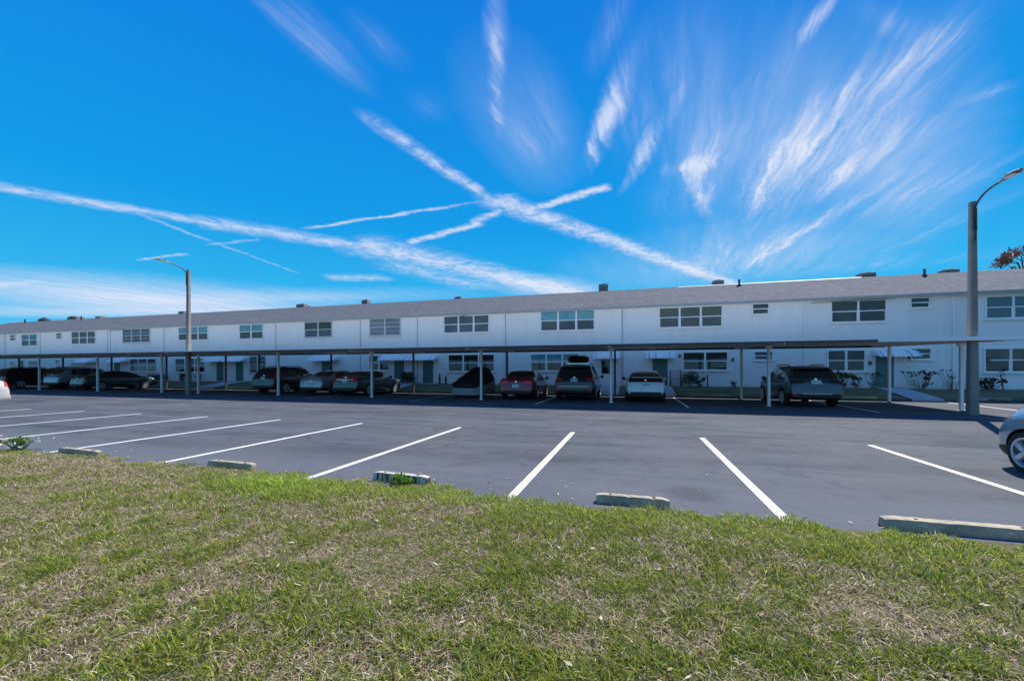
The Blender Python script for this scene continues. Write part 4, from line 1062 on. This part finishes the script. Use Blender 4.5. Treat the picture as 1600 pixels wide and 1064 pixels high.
for sg in (-1, 1):
    rl, ru = [], []
    for y in ys:
        split = .44 + .10 * math.sin(min(1, y / 2.4) * math.pi * .5)
        rl.append([(lambda p: (p[0] * sg, p[1], p[2]))(cov(split * i / 10, y)) for i in range(11)])
        ru.append([(lambda p: (p[0] * sg, p[1], p[2]))(cov(split + (1 - split) * i / 14, y)) for i in range(15)])
    b.grid(rl); b2.grid(ru)
# tail closure
for (bb, u0, u1, n) in ((b, 0, .44, 10), (b2, .44, 1, 14)):
    rows = []
    for i in range(n + 1):
        p = cov(u0 + (u1 - u0) * i / n, 0); rows.append([(p[0] * (1 - 2 * k / 12), p[1] - .10 * math.sin(math.pi * k / 12), p[2]) for k in range(13)])
    bb.grid(rows)
lo = b.build('cover_skirt', M['cover_grey'], tr, 60); upo = b2.build('cover_top', M['cover_black'], tr, 60)
for q in (lo, upo):
    sm = q.modifiers.new('thick', 'SOLIDIFY'); sm.thickness = .008
for (x, y) in ((-.6, .5), (.6, .5), (0, 2.5)):
    wo = link('wheel', TYRE, tr, (x, y, .27), (0, 0, 0), (.9, .27, .27)); link('rim', RIMS[5], wo)
b3.tube([cov(.46, 2.6 * i / 20 + .02) for i in range(21)], .012, 6); b3.build('piping', M['black'], tr)

# ------------------------------------------------------------------ plants and small things
def leaves(b, centre, n, spread, size, mi=0, up=.3, r=random):
    for _ in range(n):
        while True:
            d = Vector((r.uniform(-1, 1), r.uniform(-1, 1), r.uniform(-1, 1)))
            if d.length < 1: break
        p = Vector(centre) + Vector((d.x * spread[0], d.y * spread[1], d.z * spread[2]))
        a = Vector((r.uniform(-1, 1), r.uniform(-1, 1), r.uniform(-.4, 1) + up)).normalized(); c = a.orthogonal().normalized()
        c = (Matrix.Rotation(r.uniform(0, 6.28), 3, a) @ c); s_ = size * r.uniform(.6, 1.3)
        b.add([p, p + a * s_ * .5 + c * s_ * .24, p + a * s_, p + a * s_ * .5 - c * s_ * .24], [(0, 1, 2, 3)], mi)
def plant(name, px, py, Y, label, cat, h, w, n, size, mt, stems=5, zb=None, clumps=5, seed=1, shape='loose'):
    r = random.Random(seed); x = XA(px, Y); zb = bank_z(Y) if zb is None else zb
    o = empty(name, (x, Y, zb), 0, label, cat, 'plants along the front wall' if Y > 20 else None)
    st = MB(); lf = MB()
    if shape == 'round':
        for k in range(5): st.tube([(r.uniform(-.05, .05), r.uniform(-.05, .05), 0), (r.uniform(-w / 3, w / 3), r.uniform(-w / 3, w / 3), h * .7)], .012, 5)
        for k in range(clumps):
            leaves(lf, (r.uniform(-.3, .3) * w, r.uniform(-.3, .3) * w, h * .5 + r.uniform(-.18, .2) * h), n // clumps, (w * .3, w * .3, h * .33), size, r=r)
    else:
        for k in range(stems):
            a = r.uniform(0, 6.28); rr = w / 2 * r.uniform(.2, 1.0); hh = h * r.uniform(.55, 1.0)
            top = (rr * math.cos(a), rr * math.sin(a) * .5, hh)
            st.tube([(rr * .25 * math.cos(a), rr * .25 * math.sin(a), 0), (top[0] * .7, top[1] * .7, hh * .5), top], [.016, .013, .008], 5)
            leaves(lf, (top[0], top[1], hh + size * .1), n // stems, (size * .9, size * .9, size * .5), size, r=r)
            leaves(lf, (top[0] * .5, top[1] * .5, hh * .35), n // stems // 2, (w * .16, w * .12, hh * .25), size * .8, r=r)
    st.build('stem', M['stem'], o); lf.build('foliage', M[mt], o, fix=False)
    return o
plant('round_bush', 1079, 600, 27.05, 'round dark clipped bush beside the slatted chair', 'bush', 1.0, 1.05, 900, .1, 'leaf', shape='round', clumps=9, seed=3)
plant('leggy_plant', 1316, 600, 27.2, 'bushy spiky plant just behind the tail of the slate grey SUV', 'plant', .9, .9, 130, .18, 'leaf', 6, seed=4)
plant('leggy_plant', 1338, 600, 27.3, 'dark leafy plant with arching stems, under the lower two pane window', 'plant', .65, .8, 110, .16, 'leaf', 6, seed=5)
plant('leggy_plant', 1362, 600, 27.3, 'leggy plant with bare stems, beside the teal door at the right', 'plant', .8, 1.0, 90, .13, 'leaf', 8, seed=6)
plant('frangipani', 1440, 600, 27.2, 'wide leggy shrub with dark leaf tufts right of the right hand path', 'shrub', .9, 1.9, 150, .15, 'plum_leaf', 13, seed=7)
plant('frangipani', 1488, 600, 27.2, 'sparse bare branching shrub beside the white downspout near the end post', 'shrub', .95, 1.1, 50, .13, 'leaf', 8, seed=8)
plant('bromeliad_clump', 1547, 603, 27.2, 'low dark spiky clump right of the tall lamp pole', 'plant', .5, 1.1, 140, .2, 'plum_leaf', 9, seed=9)
plant('low_plant', 1097, 604, 27.2, 'small low dark plant right of the round bush', 'plant', .3, .9, 90, .14, 'plum_leaf', 6, seed=10)
plant('low_plant', 1148, 604, 27.2, 'tiny dark plant alone under the wall beside the rear post', 'plant', .3, .45, 60, .12, 'leaf', 5, seed=12)
plant('spiky_plant', 637, 598, 27.1, 'dark spiky pot plant between the two teal doors', 'plant', .8, .85, 420, .24, 'leaf', shape='round', clumps=7, seed=13)
plant('low_plant', 283, 592, 27.2, 'dark reddish low plant left of the left lamp pole', 'plant', .55, 1.4, 150, .18, 'plum_leaf', 8, seed=14)
plant('low_plant', 311, 592, 27.2, 'low green plant right of the left lamp pole', 'plant', .5, 1.0, 120, .16, 'leaf', 7, seed=15)
plant('dark_bush', 247, 592, 27.1, 'spreading dark bush in front of the teal sedan nose', 'bush', .75, 2.2, 900, .12, 'leaf', shape='round', clumps=9, seed=16)
plant('leggy_plant', 1569, 603, 27.2, 'thin pale upright plant at the far right wall', 'plant', 1.0, .35, 30, .12, 'leaf', 4, seed=17)
# weeds at the lawn edge
w1 = plant('broadleaf_weed', 628, 775, 4.58, 'leafy green weed in front of the black stained wheel stop', 'weed', .11, .24, 260, .055, 'weed', zb=.03, shape='round', clumps=8, seed=21)
w2 = plant('flowering_weed', 31, 690, 4.62, 'green weed with pale seed heads at the left lawn edge', 'weed', .2, .6, 420, .045, 'weed', 16, zb=.02, seed=22)
b = MB(); r = random.Random(5)
for k in range(22):
    p = (r.uniform(-.5, .5), r.uniform(-.3, .3), r.uniform(.08, .26)); leaves(b, p, 5, (.02, .02, .02), .04, r=r)
b.build('seed_heads', M['pale_flower'], w2, fix=False)
for i, (px, py, Y, h) in enumerate(((448, 770, 4.1, .17), (790, 786, 4.5, .1), (1100, 808, 4.45, .1))):
    pass

# slatted folding chair by the door
ch = empty('slatted_chair', (XA(1056, 27.2), 27.2, bank_z(27.2)), 0, 'grey slatted chair standing between the teal door and round bush', 'chair')
for sx in (-.3, .3):
    b = MB(); b.bar((sx, .22, 0), (sx, .3, 1.05), .05); b.build('leg', M['dark_metal'], ch)
    b = MB(); b.bar((sx, -.25, 0), (sx, -.2, .45), .05); b.build('leg', M['dark_metal'], ch)
    b = MB(); b.bar((sx, -.26, .66), (sx, .26, .66), .05, .03); b.build('armrest', M['dark_metal'], ch)
b = MB()
for k in range(6): b.box(-.28, .28, -.22 + k * .08, -.16 + k * .08, .43, .46)
b.build('seat', M['frame_grey'], ch)
b = MB()
for k in range(6): b.box(-.27, .27, .24 + .007 * k, .265 + .007 * k, .52 + k * .085, .575 + k * .085)
b.build('backrest', M['frame_grey'], ch)
# garden post with hanging lantern near the bush
gp = empty('garden_post', (XA(1105.5, 27.1), 27.1, bank_z(27.1)), 0, 'short dark garden post with a hanging ornament', 'garden ornament')
b = MB(); b.box(-.03, .03, -.03, .03, 0, .75); b.bar((0, 0, .6), (-.25, 0, .6), .04); b.build('post', M['dark_metal'], gp)
b = MB(); b.lathe([(.38, .05), (.42, .1), (.54, .1), (.58, .03)], 10, 'z', (-.22, 0, 0)); b.build('ornament', M['plum_leaf'], gp)
for px, lab, h in ((687, 'thin dark garden statue left of the covered trike', .75), (696.5, 'short dark garden statue next to the covered trike', .6)):
    o = empty('garden_statue', (XA(px, 27.2), 27.2, bank_z(27.2)), 0, lab, 'garden ornament')
    b = MB(); b.lathe([(0, .1), (.08, .1), (.1, .05), (h * .5, .085), (h * .75, .07), (h * .8, .035), (h * .86, .065), (h, .03)], 12, 'z'); b.build('figure', M['dark_metal'], o, 50)
# tree far behind the right end
def tree(px, py, Y, h, cw, label, seed=2):
    r = random.Random(seed); x = XA(px, Y); o = empty('bronze_tree', (x, Y, 0), 0, label, 'tree')
    t = MB(); t.tube([(0, 0, 0), (.1, 0, h * .3), (-.1, .1, h * .55), (0, 0, h * .75)], [.28, .22, .16, .08], 10)
    lf = MB()
    for k in range(40):
        a = r.uniform(0, 6.28); rr = cw * r.uniform(.15, 1); z = h * r.uniform(.6, 1.0); p = (rr * math.cos(a), rr * math.sin(a), z - rr * .18)
        t.tube([(0, 0, h * r.uniform(.4, .65)), (p[0] * .5, p[1] * .5, z - rr * .25 - .2), p], [.07, .04, .015], 5)
        leaves(lf, p, 130, (.55, .55, .45), .2, r=r)
    t.build('trunk', M['bark'], o, 50); lf.build('crown', M['red_leaf'], o, fix=False)
tree(1612, 400, 46, 13.0, 2.3, 'bronze leaved tree rising behind the roof at the right edge')

# ------------------------------------------------------------------ lawn grass
def vnoise(x, y, sc, seed):
    rg = np.random.default_rng(seed); T = rg.random((256, 256)); X = x * sc + 1000.3; Y = y * sc + 1000.7
    xi = np.floor(X).astype(int); yi = np.floor(Y).astype(int); fx = X - xi; fy = Y - yi
    fx = fx * fx * (3 - 2 * fx); fy = fy * fy * (3 - 2 * fy)
    a = T[xi % 256, yi % 256]; b_ = T[(xi + 1) % 256, yi % 256]; c = T[xi % 256, (yi + 1) % 256]; d = T[(xi + 1) % 256, (yi + 1) % 256]
    return (a * (1 - fx) + b_ * fx) * (1 - fy) + (c * (1 - fx) + d * fx) * fy
def grass(name, regions, label_kind):
    xs, ys, ws = [], [], []
    for (x0, x1, y0, y1, dens, wf) in regions:
        n = int((x1 - x0) * (y1 - y0) * dens); xs.append(rng.uniform(x0, x1, n)); ys.append(rng.uniform(y0, y1, n)); ws.append(np.full(n, wf))
    x = np.concatenate(xs); y = np.concatenate(ys); wf = np.concatenate(ws)
    edge = 4.49 + .12 * np.clip((-x - 1) / 3, 0, 1) + .24 * (vnoise(x, y * 0, 7.0, 8) - .42) + .12 * (vnoise(x, y * 0, 23.0, 9) - .5) + .09 * np.sin(x * 1.9) + .06 * np.sin(x * 5.3 + 1) - .12 * (vnoise(x, y * 0, 3.1, 3) - .5)
    big = .45 * vnoise(x, y, .6, 1) + .55 * vnoise(x, y, 1.9, 2); mid = vnoise(x, y, 4.8, 4); small = vnoise(x, y, 14, 5)
    green = .26 * big + .36 * mid + .38 * small + .016 * np.clip(x + 1, -6, 3)
    # the lush strip along the asphalt, the bright tuft and the bare mulch patch seen in the photograph
    strip = np.clip((y - 3.55) / .5, 0, 1) * np.clip((x + 5.5) / 1.5, 0, 1)
    green = green + .20 * strip
    tuft = np.exp(-(((x + 4.3) / .75) ** 2 + ((y - 4.0) / .36) ** 2)); green = green + .5 * tuft
    bare = np.exp(-(((x + 1.95) / .55) ** 2 + ((y - 3.95) / .26) ** 2)) + .8 * np.exp(-(((x - 1.3) / .35) ** 2 + ((y - 2.9) / .3) ** 2)) + .5 * np.exp(-(((x + 7.5) / 2.0) ** 2 + ((y - 4.0) / .5) ** 2))
    green = green - .34 * bare
    keep = (y < edge) & (rng.random(len(x)) < np.clip(.55 + green * .9 - .25 * bare, .25, 1))
    x, y, wf, green, mid, tuft, bare, strip = (v[keep] for v in (x, y, wf, green, mid, tuft, bare, strip)); n = len(x)
    pg = 1 / (1 + np.exp(-(green - .44) * 12)); isg = rng.random(n) < pg * .88 + .07
    h = np.where(isg, rng.uniform(.018, .048, n), rng.uniform(.016, .042, n)) * (1 + .1 * strip + 1.6 * tuft) * (.6 + .8 * mid)
    lean = np.where(isg, rng.uniform(.2, 1.7, n), rng.uniform(.8, 3.0, n)); az = rng.uniform(0, 2 * np.pi, n)
    wd = np.where(isg, rng.uniform(.0019, .0036, n), rng.uniform(.0016, .0032, n)) * wf
    z0 = .012 + .022 * np.clip((4.44 - y) / .35, 0, 1)
    dx, dy = np.cos(az), np.sin(az); tw = az + np.pi / 2 + rng.uniform(-.6, .6, n); sx, sy = np.cos(tw) * wd, np.sin(tw) * wd
    L = h * lean
    V = np.empty((n, 5, 3))
    V[:, 0] = np.stack([x - sx, y - sy, z0], 1); V[:, 1] = np.stack([x + sx, y + sy, z0], 1)
    mx_, my_ = x + dx * L * .4, y + dy * L * .4; zm = z0 + h * .62
    V[:, 2] = np.stack([mx_ + sx * .8, my_ + sy * .8, zm], 1); V[:, 3] = np.stack([mx_ - sx * .8, my_ - sy * .8, zm], 1)
    V[:, 4] = np.stack([x + dx * L, y + dy * L, z0 + h * np.where(isg, 1.0, .75)], 1)
    gcol = np.array([[.18, .24, .018], [.29, .34, .02], [.43, .43, .06], [.14, .21, .04], [.29, .33, .085]])[rng.integers(0, 5, n)]
    scol = np.array([[.60, .50, .33], [.44, .34, .22], [.84, .74, .56], [.56, .40, .31], [.30, .25, .13], [.15, .12, .07]])[rng.integers(0, 6, n)]
    col = np.where(isg[:, None], gcol * (1 + .25 * strip + .45 * tuft)[:, None], scol) * rng.uniform(.6, 1.3, n)[:, None]
    col[:, 0] *= 1 - .12 * (tuft * isg)
    C = np.ones((n, 5, 4), np.float32); C[:, :, :3] = col[:, None, :]
    me = bpy.data.meshes.new(name); me.vertices.add(n * 5); me.vertices.foreach_set('co', V.astype(np.float32).ravel())
    base = (np.arange(n) * 5)[:, None]; li = np.concatenate([base + np.array([0, 1, 2, 3]), base + np.array([3, 2, 4])], 1).ravel()
    me.loops.add(n * 7); me.loops.foreach_set('vertex_index', li.astype(np.int32))
    me.polygons.add(n * 2); ls = (np.arange(n) * 7)[:, None] + np.array([0, 4]); me.polygons.foreach_set('loop_start', ls.ravel().astype(np.int32))
    a = me.color_attributes.new('Col', 'FLOAT_COLOR', 'POINT'); a.data.foreach_set('color', C.ravel())
    me.update(calc_edges=True); me.materials.append(M['grass'])
    o = bpy.data.objects.new(name, me); COL.objects.link(o)
    return o
gr = grass('grass', [(-14, 6.5, .7, 4.85, 4600, 1.25), (-4.6, 3.4, 1.0, 3.0, 6800, 1.0), (-34, -14, 1.5, 4.85, 700, 2.6), (6.5, 16, .5, 4.85, 900, 2.2), (-14, 10, -3, .7, 500, 2.5)], None)
tag(gr, 'patchy green and straw coloured lawn grass in the foreground', 'grass', kind='stuff')
# dry leaves and clippings scattered over the lawn and the lot edge
b = MB(); r = random.Random(9)
for k in range(520):
    x = r.uniform(-12, 5); y = r.uniform(1.0, 5.3) if k < 430 else r.uniform(4.6, 9.5)
    if y > 5.3 and r.random() < .4: continue
    z = .012 if y > 4.65 else .07
    p = Vector((x, y, z)); a = Vector((r.uniform(-1, 1), r.uniform(-1, 1), r.uniform(-.15, .25))).normalized() * r.uniform(.012, .032); c = Vector((-a.y, a.x, r.uniform(-.3, .3) * a.length)) * .38
    b.add([p - a, p + c, p + a, p - c], [(0, 1, 2, 3)], r.choice((0, 0, 1)))
tag(b.build('leaf_litter', [mat('dry_leaf', (.34, .22, .12), .9), mat('pale_clipping', (.5, .44, .3), .9)], fix=False), 'small dry leaves and clippings strewn over the lawn edge', 'leaf litter', kind='stuff')
S.cycles.max_bounces = 8
